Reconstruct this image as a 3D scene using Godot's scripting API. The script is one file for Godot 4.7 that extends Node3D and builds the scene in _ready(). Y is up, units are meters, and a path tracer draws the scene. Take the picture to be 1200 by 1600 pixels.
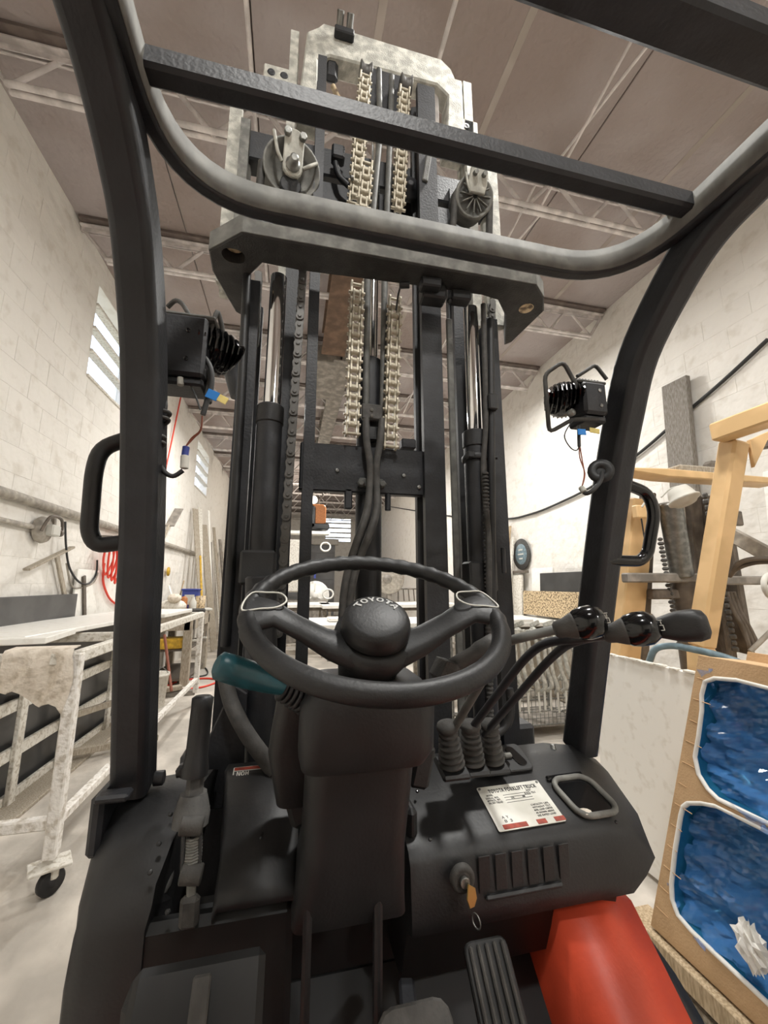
extends Node3D
# A stone workshop seen from the operator's place of a lift truck. Units are metres, floor at y = 0.

const UP := Vector3.UP
const RT := Vector3.RIGHT
const FW := Vector3.FORWARD
const BK := Vector3.BACK

var taken := {}
var rng := RandomNumberGenerator.new()
var M := {}
var truck: Node3D


func _ready() -> void:
	rng.seed = 7
	# camera
	var cam := Camera3D.new()
	cam.name = "camera"
	cam.position = Vector3(0, 1.4, 0)
	cam.rotation_degrees = Vector3(10.2, -13.0, 0)
	cam.fov = 104.0
	cam.near = 0.05
	cam.far = 100.0
	add_child(cam)
	cam.current = true
	# sky and exposure
	var we := WorldEnvironment.new()
	we.name = "environment"
	var env := Environment.new()
	env.background_mode = Environment.BG_SKY
	var sky := Sky.new()
	var sm := ProceduralSkyMaterial.new()
	sm.sky_top_color = Color(0.74, 0.82, 0.95)
	sm.sky_horizon_color = Color(0.95, 0.97, 1.0)
	sm.ground_horizon_color = Color(0.85, 0.86, 0.83)
	sm.ground_bottom_color = Color(0.6, 0.6, 0.57)
	sky.sky_material = sm
	env.sky = sky
	env.background_energy_multiplier = 5.0
	env.tonemap_mode = Environment.TONE_MAPPER_LINEAR
	env.tonemap_exposure = 1.0
	env.sdfgi_enabled = true
	env.ssao_enabled = true
	env.ssil_enabled = true
	we.environment = env
	add_child(we)
	materials()
	# ceiling lamps: LED high bays under the roof; the three down the hall are added fill
	high_bay(Vector3(1.1882, 4.25, -1.0098), "white LED high bay lamp hanging nearest, right above the front of the lift truck", 8.5)
	high_bay(Vector3(0.1, 4.25, 0.95), "white LED high bay lamp hanging right behind the driver place of the lift truck", 7.5)
	high_bay(Vector3(2.2, 4.2, 3.0), "white LED high bay lamp hanging behind the lift truck on the right", 8.0)
	high_bay(Vector3(2.2246, 4.2, -4.4639), "added white fill lamp hung out of sight mid-hall on the right, above the slab tables", 10.0)  # this and the next two are added fill, set behind mast parts
	high_bay(Vector3(-0.4734, 4.2, -6.3977), "added white fill lamp hung out of sight beyond the crane beam on the left", 10.0)
	high_bay(Vector3(1.6111, 4.2, -9.0023), "added white fill lamp hung out of sight near the back wall", 11.5)
	shell()
	lift_truck()
	left_side()
	far_end()
	right_side()

# ---------------------------------------------------------------- mesh builder
class B:
	var v := PackedVector3Array()
	var g := PackedInt32Array()

	func tri(a: Vector3, b: Vector3, c: Vector3, s := -1) -> void:
		v.append(a); v.append(b); v.append(c); g.append(s)

	func quad(a: Vector3, b: Vector3, c: Vector3, d: Vector3, s := -1) -> void:
		tri(a, b, c, s); tri(a, c, d, s)

	func fix(from: int) -> void:  # turn a closed piece so that its faces look outwards (clockwise fronts)
		var vol := 0.0
		var o := v[from * 3] if g.size() > from else Vector3.ZERO
		for i in range(from, g.size()):
			vol += (v[i * 3] - o).dot((v[i * 3 + 1] - o).cross(v[i * 3 + 2] - o))
		if vol > 0.0:
			for i in range(from, g.size()):
				var t := v[i * 3 + 1]
				v[i * 3 + 1] = v[i * 3 + 2]
				v[i * 3 + 2] = t

	func box(c: Vector3, s: Vector3, bev := 0.004, bs := Basis()) -> B:
		var f := g.size()
		var h := s * 0.5
		var e := minf(bev, minf(h.x, minf(h.y, h.z)) * 0.9)
		if e <= 0.0:
			for ax in 3:
				for sg in [-1.0, 1.0]:
					var q := []
					for k in [[-1, -1], [1, -1], [1, 1], [-1, 1]]:
						var p := Vector3()
						p[ax] = sg * h[ax]; p[(ax + 1) % 3] = k[0] * h[(ax + 1) % 3]; p[(ax + 2) % 3] = k[1] * h[(ax + 2) % 3]
						q.append(c + bs * p)
					if sg > 0: quad(q[0], q[3], q[2], q[1])
					else: quad(q[0], q[1], q[2], q[3])
			fix(f)
			return self
		var P := func(sx: float, sy: float, sz: float, ax: int) -> Vector3:
			var sg := Vector3(sx, sy, sz)
			var p := sg * (h - Vector3(e, e, e))
			p[ax] = sg[ax] * h[ax]
			return c + bs * p
		for ax in 3:
			var i := (ax + 1) % 3
			var j := (ax + 2) % 3
			for sg in [-1.0, 1.0]:
				var q := []
				for k in [[-1.0, -1.0], [1.0, -1.0], [1.0, 1.0], [-1.0, 1.0]]:
					var t := Vector3(); t[ax] = sg; t[i] = k[0]; t[j] = k[1]
					q.append(P.call(t.x, t.y, t.z, ax))
				if sg > 0: quad(q[0], q[3], q[2], q[1])
				else: quad(q[0], q[1], q[2], q[3])
			for a in [-1.0, 1.0]:
				for b in [-1.0, 1.0]:
					var t0 := Vector3(); t0[i] = a; t0[j] = b; t0[ax] = -1.0
					var t1 := t0; t1[ax] = 1.0
					var w0: Vector3 = P.call(t0.x, t0.y, t0.z, i)
					var w1: Vector3 = P.call(t1.x, t1.y, t1.z, i)
					var w2: Vector3 = P.call(t1.x, t1.y, t1.z, j)
					var w3: Vector3 = P.call(t0.x, t0.y, t0.z, j)
					if a * b > 0: quad(w0, w3, w2, w1)
					else: quad(w0, w1, w2, w3)
		for sx in [-1.0, 1.0]:
			for sy in [-1.0, 1.0]:
				for sz in [-1.0, 1.0]:
					var a: Vector3 = P.call(sx, sy, sz, 0)
					var b: Vector3 = P.call(sx, sy, sz, 1)
					var d: Vector3 = P.call(sx, sy, sz, 2)
					if sx * sy * sz > 0: tri(a, d, b)
					else: tri(a, b, d)
		fix(f)
		return self

	func beam(p: Vector3, q: Vector3, w: float, h: float, bev := 0.003, up := Vector3.UP) -> B:
		var z := (q - p).normalized()
		var x := up.cross(z)
		if x.length() < 0.001: x = Vector3.RIGHT.cross(z)
		if x.length() < 0.001: x = Vector3.BACK.cross(z)
		x = x.normalized()
		return box((p + q) * 0.5, Vector3(w, h, p.distance_to(q)), bev, Basis(x, z.cross(x), z))

	func frames(pts: Array, closed := false) -> Array:
		var out := []
		var n := pts.size()
		var last := Vector3.ZERO
		for i in n:
			var a: Vector3 = pts[(i - 1 + n) % n] if closed else pts[maxi(i - 1, 0)]
			var b: Vector3 = pts[(i + 1) % n] if closed else pts[mini(i + 1, n - 1)]
			var t := (b - a).normalized()
			if i == 0:
				last = Vector3.UP if absf(t.y) < 0.9 else Vector3.RIGHT
			var x := (last - t * last.dot(t)).normalized()
			last = x
			out.append([x, t.cross(x), t])
		return out

	func loft(rows: Array, sg: Variant = 1, caps := true, around := true) -> B:
		var f := g.size()
		var m: int = rows[0].size()
		var s := 1
		for i in rows.size() - 1:
			for j in (m if around else m - 1):
				var k := (j + 1) % m
				s = sg[j] if sg is Array else sg
				quad(rows[i][j], rows[i][k], rows[i + 1][k], rows[i + 1][j], s)
		if caps:
			for e in [0, rows.size() - 1]:
				var c := Vector3.ZERO
				for p in rows[e]: c += p
				c /= m
				for j in m:
					var k := (j + 1) % m
					if e == 0: tri(c, rows[e][k], rows[e][j])
					else: tri(c, rows[e][j], rows[e][k])
		fix(f)
		return self

	func tube(pts: Array, r: Variant, n := 10, closed := false) -> B:
		var rows := []
		var fr := frames(pts, closed)
		for i in pts.size():
			var rad: float = r[i] if r is Array else r
			var row := []
			for k in n:
				var a := TAU * k / n
				row.append(pts[i] + (fr[i][0] * cos(a) + fr[i][1] * sin(a)) * rad)
			rows.append(row)
		if closed: rows.append(rows[0])
		return loft(rows, 1, not closed)

	# a flat profile (x, n) along a path whose sideways axis stays «side»
	func sweep(pts: Array, prof: Array, side: Vector3, closed := false, s := 1) -> B:
		var rows := []
		var n := pts.size()
		for i in n:
			var a: Vector3 = pts[(i - 1 + n) % n] if closed else pts[maxi(i - 1, 0)]
			var b: Vector3 = pts[(i + 1) % n] if closed else pts[mini(i + 1, n - 1)]
			var t := (b - a).normalized()
			var x := (side - t * side.dot(t)).normalized()
			var nn := t.cross(x)
			var row := []
			for p in prof: row.append(pts[i] + x * p.x + nn * p.y)
			rows.append(row)
		if closed: rows.append(rows[0])
		var q := prof.size() / 4
		var gs := []
		for j in prof.size(): gs.append((10 + j / q) if j % q == q - 1 else (20 + j / q))
		return loft(rows, gs if prof.size() % 4 == 0 and s == 1 else s, not closed)

	func lathe(o: Vector3, axis: Vector3, prof: Array, n := 24, s := 1) -> B:
		var z := axis.normalized()
		var x := (Vector3.UP if absf(z.y) < 0.9 else Vector3.RIGHT).cross(z).normalized()
		var y := z.cross(x)
		var rows := []
		for p in prof:
			var row := []
			for k in n:
				var a := TAU * k / n
				row.append(o + z * p.y + (x * cos(a) + y * sin(a)) * maxf(p.x, 0.0002))
			rows.append(row)
		return loft(rows, s)

	func cyl(p: Vector3, q: Vector3, r: float, n := 16, ch := 0.0) -> B:
		var h := p.distance_to(q)
		var c := ch if ch > 0.0 else minf(r, h) * 0.12
		return lathe(p, q - p, [Vector2(r - c, 0), Vector2(r, c), Vector2(r, h - c), Vector2(r - c, h)], n, 1) if false else _cyl(p, q, r, n, c, h)

	func _cyl(p: Vector3, q: Vector3, r: float, n: int, c: float, h: float) -> B:
		var f := g.size()
		var z := (q - p).normalized()
		var x := (Vector3.UP if absf(z.y) < 0.9 else Vector3.RIGHT).cross(z).normalized()
		var y := z.cross(x)
		var prof := [[r - c, 0.0], [r, c], [r, h - c], [r - c, h]]
		for i in 3:
			for k in n:
				var d0 := x * cos(TAU * k / n) + y * sin(TAU * k / n)
				var d1 := x * cos(TAU * (k + 1) / n) + y * sin(TAU * (k + 1) / n)
				quad(p + z * prof[i][1] + d0 * prof[i][0], p + z * prof[i][1] + d1 * prof[i][0], p + z * prof[i + 1][1] + d1 * prof[i + 1][0], p + z * prof[i + 1][1] + d0 * prof[i + 1][0], 3 + i)
		for k in n:
			var d0 := x * cos(TAU * k / n) + y * sin(TAU * k / n)
			var d1 := x * cos(TAU * (k + 1) / n) + y * sin(TAU * (k + 1) / n)
			tri(p, p + d1 * (r - c), p + d0 * (r - c))
			tri(q, q + d0 * (r - c), q + d1 * (r - c))
		fix(f)
		return self

	func ball(c: Vector3, r: Vector3, n := 20, bs := Basis()) -> B:
		var rows := []
		for i in n / 2 + 1:
			var a := PI * i / (n / 2)
			var row := []
			for k in n:
				var t := TAU * k / n
				var sa := maxf(sin(a), 0.002)
				row.append(c + bs * Vector3(r.x * sa * cos(t), r.y * cos(a), r.z * sa * sin(t)))
			rows.append(row)
		return loft(rows, 1)

	# a flat outline with thickness: outline in the xy of «xf», from z = 0 to z = depth; chamfer eats the rim
	func plate(poly: Array, depth: float, xf: Transform3D, bev := 0.0, hole: Array = []) -> B:
		var f := g.size()
		var pp := PackedVector2Array(poly)
		if Geometry2D.is_polygon_clockwise(pp): pp.reverse()
		var n := pp.size()
		var inner := PackedVector2Array()
		for i in n:
			var a := (pp[i] - pp[(i - 1 + n) % n]).normalized()
			var b := (pp[(i + 1) % n] - pp[i]).normalized()
			var na := Vector2(-a.y, a.x)
			var nb := Vector2(-b.y, b.x)
			var m := (na + nb).normalized()
			inner.append(pp[i] + m * bev / maxf(m.dot(na), 0.4))
		var P := func(p: Vector2, z: float) -> Vector3: return xf * Vector3(p.x, p.y, z)
		var hl := PackedVector2Array(hole)
		var flat := inner.duplicate()
		if hl.size():
			if not Geometry2D.is_polygon_clockwise(hl): hl.reverse()
			# join the hole to the outline with a bridge at the nearest pair
			var bi := 0
			var bj := 0
			var bd := INF
			for i in n:
				for j in hl.size():
					var d := inner[i].distance_squared_to(hl[j])
					if d < bd: bd = d; bi = i; bj = j
			flat = PackedVector2Array()
			for i in bi + 1: flat.append(inner[i])
			for j in hl.size() + 1: flat.append(hl[(bj + j) % hl.size()])
			for i in range(bi, n): flat.append(inner[i])
		var tr := Geometry2D.triangulate_polygon(flat)
		for i in range(0, tr.size(), 3):
			var a := flat[tr[i]]
			var b := flat[tr[i + 1]]
			var c := flat[tr[i + 2]]
			if (b - a).cross(c - a) < 0.0:
				var t := b; b = c; c = t
			tri(P.call(a, 0.0), P.call(c, 0.0), P.call(b, 0.0))
			tri(P.call(a, depth), P.call(b, depth), P.call(c, depth))
		for i in n:
			var k := (i + 1) % n
			var bz := bev * signf(depth)
			if bev > 0.0:
				quad(P.call(inner[i], 0.0), P.call(inner[k], 0.0), P.call(pp[k], bz), P.call(pp[i], bz))
				quad(P.call(pp[i], depth - bz), P.call(pp[k], depth - bz), P.call(inner[k], depth), P.call(inner[i], depth))
			quad(P.call(pp[i], bz), P.call(pp[k], bz), P.call(pp[k], depth - bz), P.call(pp[i], depth - bz))
		for j in hl.size():
			var k := (j + 1) % hl.size()
			quad(P.call(hl[j], 0.0), P.call(hl[k], 0.0), P.call(hl[k], depth), P.call(hl[j], depth), 2)
		fix(f)
		return self

	func mesh(shift: Vector3) -> ArrayMesh:
		var st := SurfaceTool.new()
		st.begin(Mesh.PRIMITIVE_TRIANGLES)
		for i in g.size():
			st.set_smooth_group(g[i] if g[i] >= 0 else -1)
			for k in 3: st.add_vertex(v[i * 3 + k] - shift)
		st.generate_normals()
		return st.commit()

	func base() -> Vector3:
		var lo := v[0]
		var hi := v[0]
		for p in v:
			lo = lo.min(p); hi = hi.max(p)
		return Vector3((lo.x + hi.x) * 0.5, lo.y, (lo.z + hi.z) * 0.5)


func gpos(n: Node) -> Vector3:
	var p := Vector3.ZERO
	while n is Node3D and n != self:
		p += (n as Node3D).position
		n = n.get_parent()
	return p


func numbered(called: String, parent: Node = null) -> String:
	var key := called + ("" if parent == null or parent == self else str(parent.get_instance_id()))
	var k: int = taken.get(key, -1) + 1
	taken[key] = k
	return called if k == 0 else "%s_%03d" % [called, k]


func put(b: B, called: String, mat: Material, parent: Node = self, label := "") -> MeshInstance3D:
	var o := MeshInstance3D.new()
	o.name = numbered(called, parent)
	var at := b.base()
	o.mesh = b.mesh(at)
	o.material_override = mat
	parent.add_child(o, true)
	o.position = at - gpos(parent)
	if label: o.set_meta("label", label)
	return o


func tag(o: Node, label: String, category: String, group := "") -> Node:
	o.set_meta("label", label)
	o.set_meta("category", category)
	if group: o.set_meta("group", group)
	return o


func one(b: B, called: String, mat: Material, label: String, category: String, group := "") -> MeshInstance3D:
	var o := put(b, called, mat)
	tag(o, label, category, group)
	return o


func thing(called: String, at: Vector3, label: String, category: String, group := "") -> Node3D:
	var o := Node3D.new()
	o.name = numbered(called)
	add_child(o, true)
	o.position = at
	tag(o, label, category, group)
	return o


func hub_node(called: String, at: Vector3, parent: Node) -> Node3D:  # a part that is only the frame of its sub-parts
	var o := Node3D.new()
	o.name = numbered(called, parent)
	parent.add_child(o, true)
	o.position = at - gpos(parent)
	return o


func struct(b: B, called: String, mat: Material) -> MeshInstance3D:
	var o := put(b, called, mat)
	o.set_meta("kind", "structure")
	return o


func rect(w: float, h: float, r := 0.0, n := 3) -> Array:  # outline centred on 0 with round corners
	if r <= 0.0: return [Vector2(-w / 2, -h / 2), Vector2(w / 2, -h / 2), Vector2(w / 2, h / 2), Vector2(-w / 2, h / 2)]
	var out := []
	for q in 4:
		var c := Vector2([w / 2 - r, -w / 2 + r, -w / 2 + r, w / 2 - r][q], [h / 2 - r, h / 2 - r, -h / 2 + r, -h / 2 + r][q])
		for k in n + 1:
			var a := PI / 2 * (q + float(k) / n)
			out.append(c + Vector2(cos(a), sin(a)) * r)
	return out


func off(poly: Array, d: Vector2) -> Array:
	var out := []
	for p in poly: out.append(p + d)
	return out


func curve(pts: Array, per := 6, closed := false) -> Array:  # Catmull-Rom through the points
	var out := []
	var n := pts.size()
	for i in (n if closed else n - 1):
		var a: Vector3 = pts[(i - 1 + n) % n] if closed else pts[maxi(i - 1, 0)]
		var b: Vector3 = pts[i]
		var c: Vector3 = pts[(i + 1) % n]
		var d: Vector3 = pts[(i + 2) % n] if closed else pts[mini(i + 2, n - 1)]
		for k in per: out.append(b.cubic_interpolate(c, a, d, float(k) / per))
	if not closed: out.append(pts[n - 1])
	return out


func bend(pts: Array, r: float, n := 5) -> Array:  # straight runs with round corners
	var out := [pts[0]]
	for i in range(1, pts.size() - 1):
		var p: Vector3 = pts[i]
		var a: Vector3 = (pts[i - 1] - p)
		var c: Vector3 = (pts[i + 1] - p)
		var d := minf(r, minf(a.length(), c.length()) * 0.48)
		var s := p + a.normalized() * d
		var e := p + c.normalized() * d
		for k in n + 1:
			var t := float(k) / n
			out.append(s.lerp(p, t).lerp(p.lerp(e, t), t))
	out.append(pts[pts.size() - 1])
	return out


func look(z: Vector3, up := Vector3.UP) -> Basis:  # local z along «z», local y near «up»
	z = z.normalized()
	var x := up.cross(z)
	if x.length() < 0.01: x = RT
	x = x.normalized()
	return Basis(x, z.cross(x), z)


func letters(text: String, h: float, at: Vector3, bs: Basis, mat: Material, called: String, parent: Node, depth := 0.0006, width := 0.0, bold := false) -> MeshInstance3D:
	var tm := TextMesh.new()
	tm.text = text
	var f := SystemFont.new()
	f.font_names = PackedStringArray(["Droid Sans"])
	if bold: f.font_weight = 700
	tm.font = f
	tm.font_size = 32
	tm.pixel_size = h / 23.0
	tm.depth = depth
	tm.curve_step = 2.0
	var o := MeshInstance3D.new()
	o.name = numbered(called, parent)
	o.mesh = tm
	o.material_override = mat
	parent.add_child(o, true)
	var sx := 1.0
	if width > 0.0: sx = width / maxf(tm.get_aabb().size.x, 0.001)
	o.transform = Transform3D(Basis(bs.x * sx, bs.y, bs.z), at - gpos(parent))
	return o


# ---------------------------------------------------------------- materials
func noise_tex(freq: float, oct: int, lo: Color, hi: Color, sd := 1, a := 0.3, b := 0.7, kind := FastNoiseLite.TYPE_SIMPLEX_SMOOTH, size := 512) -> NoiseTexture2D:
	var fn := FastNoiseLite.new()
	fn.noise_type = kind
	fn.frequency = freq
	fn.fractal_octaves = oct
	fn.seed = sd
	var t := NoiseTexture2D.new()
	t.width = size; t.height = size
	t.seamless = true
	t.noise = fn
	var gr := Gradient.new()
	gr.offsets = PackedFloat32Array([a, b])
	gr.colors = PackedColorArray([lo, hi])
	t.color_ramp = gr
	return t


func bump_tex(freq: float, oct: int, strength: float, sd := 3) -> NoiseTexture2D:
	var t := noise_tex(freq, oct, Color.BLACK, Color.WHITE, sd, 0.0, 1.0)
	t.color_ramp = null
	t.as_normal_map = true
	t.bump_strength = strength
	return t


func mk(key: String, col: Color, rough := 0.6, metal := 0.0, tex: Texture2D = null, scale := 1.0, nrm: Texture2D = null, ns := 0.5) -> StandardMaterial3D:
	var m := StandardMaterial3D.new()
	m.albedo_color = col
	m.roughness = rough
	m.metallic = metal
	if tex: m.albedo_texture = tex
	if nrm:
		m.normal_enabled = true
		m.normal_texture = nrm
		m.normal_scale = ns
	if tex or nrm:
		m.uv1_triplanar = true
		m.uv1_world_triplanar = true
		m.uv1_scale = Vector3.ONE * scale
	M[key] = m
	return m


func c8(r: int, g: int, b: int) -> Color:
	return Color(r / 255.0, g / 255.0, b / 255.0)


func materials() -> void:
	var W := Color.WHITE
	var cloud := noise_tex(0.006, 5, Color(0.86, 0.86, 0.86), W, 1)
	var soft := noise_tex(0.004, 4, Color(0.92, 0.915, 0.9), W, 2)
	var blot := noise_tex(0.03, 5, Color(0.84, 0.82, 0.79), W, 5, 0.22, 0.5)
	var stain := noise_tex(0.03, 5, Color(0.95, 0.942, 0.93), W, 15, 0.12, 0.36)
	var speck := noise_tex(0.11, 3, Color(0.42, 0.38, 0.34), W, 6, 0.25, 0.55)
	var dust := noise_tex(0.012, 6, Color(0.78, 0.78, 0.78), W, 8, 0.3, 0.8)
	var grain := noise_tex(0.05, 4, Color(0.80, 0.78, 0.74), W, 9, 0.2, 0.7)
	var brown := noise_tex(0.003, 4, Color(0.88, 0.85, 0.83), W, 12, 0.3, 0.7)
	var bfine := bump_tex(0.09, 3, 4.0)
	var bsoft := bump_tex(0.02, 5, 6.0, 4)
	var brough := bump_tex(0.05, 5, 10.0, 7)
	mk("wall", c8(226, 222, 215), 0.85, 0.0, stain, 0.30, bsoft, 0.5)
	mk("wall_b", c8(224, 220, 213), 0.85, 0.0, stain, 0.30, bsoft, 0.5)
	mk("wall_c", c8(228, 224, 217), 0.85, 0.0, stain, 0.30, bsoft, 0.5)
	mk("ceiling", c8(172, 163, 161), 0.9, 0.0, brown, 0.3, bfine, 0.3)
	mk("seam", c8(178, 168, 162), 0.9, 0.0, soft, 0.7)
	mk("floor", c8(206, 198, 187), 0.75, 0.0, cloud, 0.5, bsoft, 0.3)
	mk("truss", c8(226, 219, 216), 0.7, 0.0, cloud, 2.0)
	mk("truss_dark", c8(120, 108, 102), 0.8, 0.0, cloud, 2.0)
	mk("paint", c8(35, 36, 40), 0.52, 0.0, dust, 2.2, bfine, 0.12)
	mk("paint_dusty", c8(104, 104, 100), 0.6, 0.0, dust, 2.6, bfine, 0.2)
	mk("plastic", c8(33, 33, 34), 0.5, 0.0, cloud, 3.0, bfine, 0.10)
	mk("rubber", c8(28, 28, 29), 0.5, 0.0, cloud, 4.0, bfine, 0.15)
	mk("well_shade_black", c8(15, 15, 15), 0.6, 0.0, dust, 3.0)  # shade of the foot well painted into a near-black
	mk("rubber_dusty", c8(74, 72, 69), 0.7, 0.0, dust, 5.0, bfine, 0.3)
	mk("gloss_black", c8(16, 16, 17), 0.14)
	mk("cast", c8(128, 127, 121), 0.6, 0.1, dust, 4.0, bfine, 0.3)
	mk("lit_dust_face", c8(122, 121, 116), 0.8, 0.0, dust, 3.0)  # pale tone holds both dust and the light on lit faces
	mk("plate_dusty", c8(52, 51, 49), 0.65, 0.0, dust, 3.0, bfine, 0.3)
	mk("dust_steel", c8(200, 198, 188), 0.75, 0.0, dust, 3.0, bfine, 0.3)
	mk("steel", c8(150, 150, 146), 0.42, 0.8, dust, 4.0, bfine, 0.2)
	mk("chrome", c8(225, 225, 225), 0.08, 1.0)
	mk("chain", c8(176, 168, 150), 0.5, 0.3)
	mk("chain_dark", c8(84, 82, 79), 0.5, 0.3)
	mk("red", c8(200, 72, 44), 0.45, 0.0, cloud, 2.0, bfine, 0.1)
	mk("teal", c8(34, 84, 94), 0.35, 0.0, cloud, 5.0)
	mk("mark", c8(196, 194, 186), 0.7)
	mk("letter", c8(168, 168, 166), 0.5)
	mk("label", c8(214, 212, 204), 0.45, 0.1, soft, 5.0)
	mk("ink", c8(50, 48, 46), 0.6)
	mk("red_ink", c8(170, 66, 44), 0.6, 0.0, dust, 14.0)
	mk("brass", c8(190, 168, 104), 0.3, 0.8)
	mk("white", c8(236, 234, 228), 0.45, 0.0, stain, 0.8)
	mk("white_rough", c8(220, 216, 207), 0.8, 0.0, blot, 1.6, bfine, 0.3)
	mk("chipped", c8(232, 228, 222), 0.75, 0.0, blot, 1.1, bfine, 0.4)
	mk("slab_dark", c8(86, 85, 84), 0.4, 0.0, cloud, 0.9)
	mk("slab_black", c8(66, 66, 66), 0.3, 0.0, cloud, 0.7)
	mk("granite", c8(206, 184, 148), 0.5, 0.0, speck, 0.55)
	mk("wood", c8(196, 176, 146), 0.8, 0.0, grain, 1.4, bfine, 0.4)
	mk("wood_grey", c8(176, 167, 153), 0.85, 0.0, grain, 1.2, bfine, 0.4)
	mk("plank_grey", c8(138, 133, 127), 0.85, 0.0, grain, 1.0, bfine, 0.4)
	mk("wood_dark", c8(112, 104, 96), 0.85, 0.0, grain, 1.0, bfine, 0.4)
	mk("rust_brown", c8(112, 88, 70), 0.8, 0.0, dust, 0.9)
	mk("grey_steel", c8(150, 143, 134), 0.7, 0.1, dust, 1.1)
	mk("pipe", c8(178, 170, 158), 0.7, 0.0, dust, 2.0)
	mk("cable", c8(40, 40, 40), 0.6)
	mk("red_hose", c8(222, 70, 52), 0.5)
	mk("cloth", c8(224, 214, 200), 0.95, 0.0, blot, 1.0, bfine, 0.5)
	mk("yellow", c8(214, 172, 52), 0.6, 0.0, dust, 2.0)
	mk("tan", c8(224, 188, 138), 0.55, 0.0, soft, 1.5)
	mk("mast_dirty", c8(118, 108, 98), 0.6, 0.15, dust, 1.6)
	mk("blue_grey", c8(124, 146, 156), 0.45, 0.2, dust, 3.0)
	mk("card", c8(200, 166, 126), 0.85, 0.0, soft, 2.0, bfine, 0.2)
	mk("blue_box", c8(52, 66, 140), 0.5)
	mk("orange", c8(190, 118, 62), 0.5, 0.0, dust, 6.0)
	mk("blue_tag", c8(24, 120, 200), 0.5)
	mk("yellow_tag", c8(226, 206, 126), 0.6, 0.0, soft, 10.0)
	mk("wire_red", c8(134, 76, 58), 0.6)
	mk("leaf", c8(110, 150, 60), 0.8)
	mk("door_grey", c8(150, 152, 156), 0.6, 0.0, soft, 0.5)
	for k in ["wood", "wood_grey", "plank_grey", "wood_dark"]: M[k].uv1_scale = Vector3(3.2, 0.5, 3.2)
	var s := mk("sink_blue", c8(38, 112, 150), 0.3, 0.5)
	s.normal_enabled = true
	s.normal_texture = bsoft
	s.normal_scale = 0.3
	s.uv1_triplanar = true
	s.uv1_world_triplanar = true
	s.uv1_scale = Vector3.ONE * 0.8
	var f := mk("film", Color(0.34, 0.58, 0.86, 0.46), 0.10)
	f.transparency = BaseMaterial3D.TRANSPARENCY_ALPHA
	var e := mk("glow", Color.WHITE)
	e.emission_enabled = true
	e.emission = Color(1.0, 0.97, 0.92)
	e.emission_energy_multiplier = 3.0
	var gl := mk("glass", Color(0.9, 0.95, 1.0, 0.08), 0.02)
	gl.transparency = BaseMaterial3D.TRANSPARENCY_ALPHA


func high_bay(at: Vector3, label: String, energy: float) -> void:
	var t := thing("high_bay_lamp", at, label, "lamp", "LED high bay lamps under the roof")
	put(B.new().lathe(at, UP, [Vector2(0.17, 0.0), Vector2(0.175, 0.02), Vector2(0.15, 0.06), Vector2(0.09, 0.1), Vector2(0.085, 0.16), Vector2(0.03, 0.18)], 24), "housing", M.white, t)
	put(B.new().lathe(at, UP, [Vector2(0.155, -0.004), Vector2(0.155, 0.002)], 24), "diffuser", M.glow, t)
	put(B.new().cyl(at + UP * 0.17, Vector3(at.x, HT, at.z), 0.006, 6), "hanger", M.steel, t)
	var l := AreaLight3D.new()
	l.name = "lamp_light"
	l.area_size = Vector2(0.26, 0.26)
	l.area_normalize_energy = true
	l.light_color = Color(1.0, 0.993, 0.975)
	l.light_energy = energy
	l.area_range = 40.0
	l.area_attenuation = 2.0
	l.shadow_enabled = true
	t.add_child(l, true)
	l.position = Vector3(0, -0.012, 0)
	l.rotation_degrees = Vector3(-90, 0, 0)

# ---------------------------------------------------------------- the hall
const XL := -2.02
const XR := 3.63
const ZB := -19.0
const ZF := 4.0
const HT := 4.7


func cut_wall(x0: float, x1: float, holes: Array) -> B:  # a slab of wall between two x planes, along z, round its window holes [z0, z1, y0, y1]
	var b := B.new()
	var zs := [ZB - 0.2, ZF + 0.2]
	var cx := (x0 + x1) / 2
	var last: float = ZB - 0.2
	var hs := holes.duplicate()
	hs.sort_custom(func(p, q): return p[0] < q[0])
	for h in hs:
		b.box(Vector3(cx, HT / 2, (last + h[0]) / 2), Vector3(x1 - x0, HT, h[0] - last), 0)
		b.box(Vector3(cx, h[2] / 2, (h[0] + h[1]) / 2), Vector3(x1 - x0, h[2], h[1] - h[0]), 0)
		b.box(Vector3(cx, (h[3] + HT) / 2, (h[0] + h[1]) / 2), Vector3(x1 - x0, HT - h[3], h[1] - h[0]), 0)
		last = h[1]
	b.box(Vector3(cx, HT / 2, (last + zs[1]) / 2), Vector3(x1 - x0, HT, zs[1] - last), 0)
	return b


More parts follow.
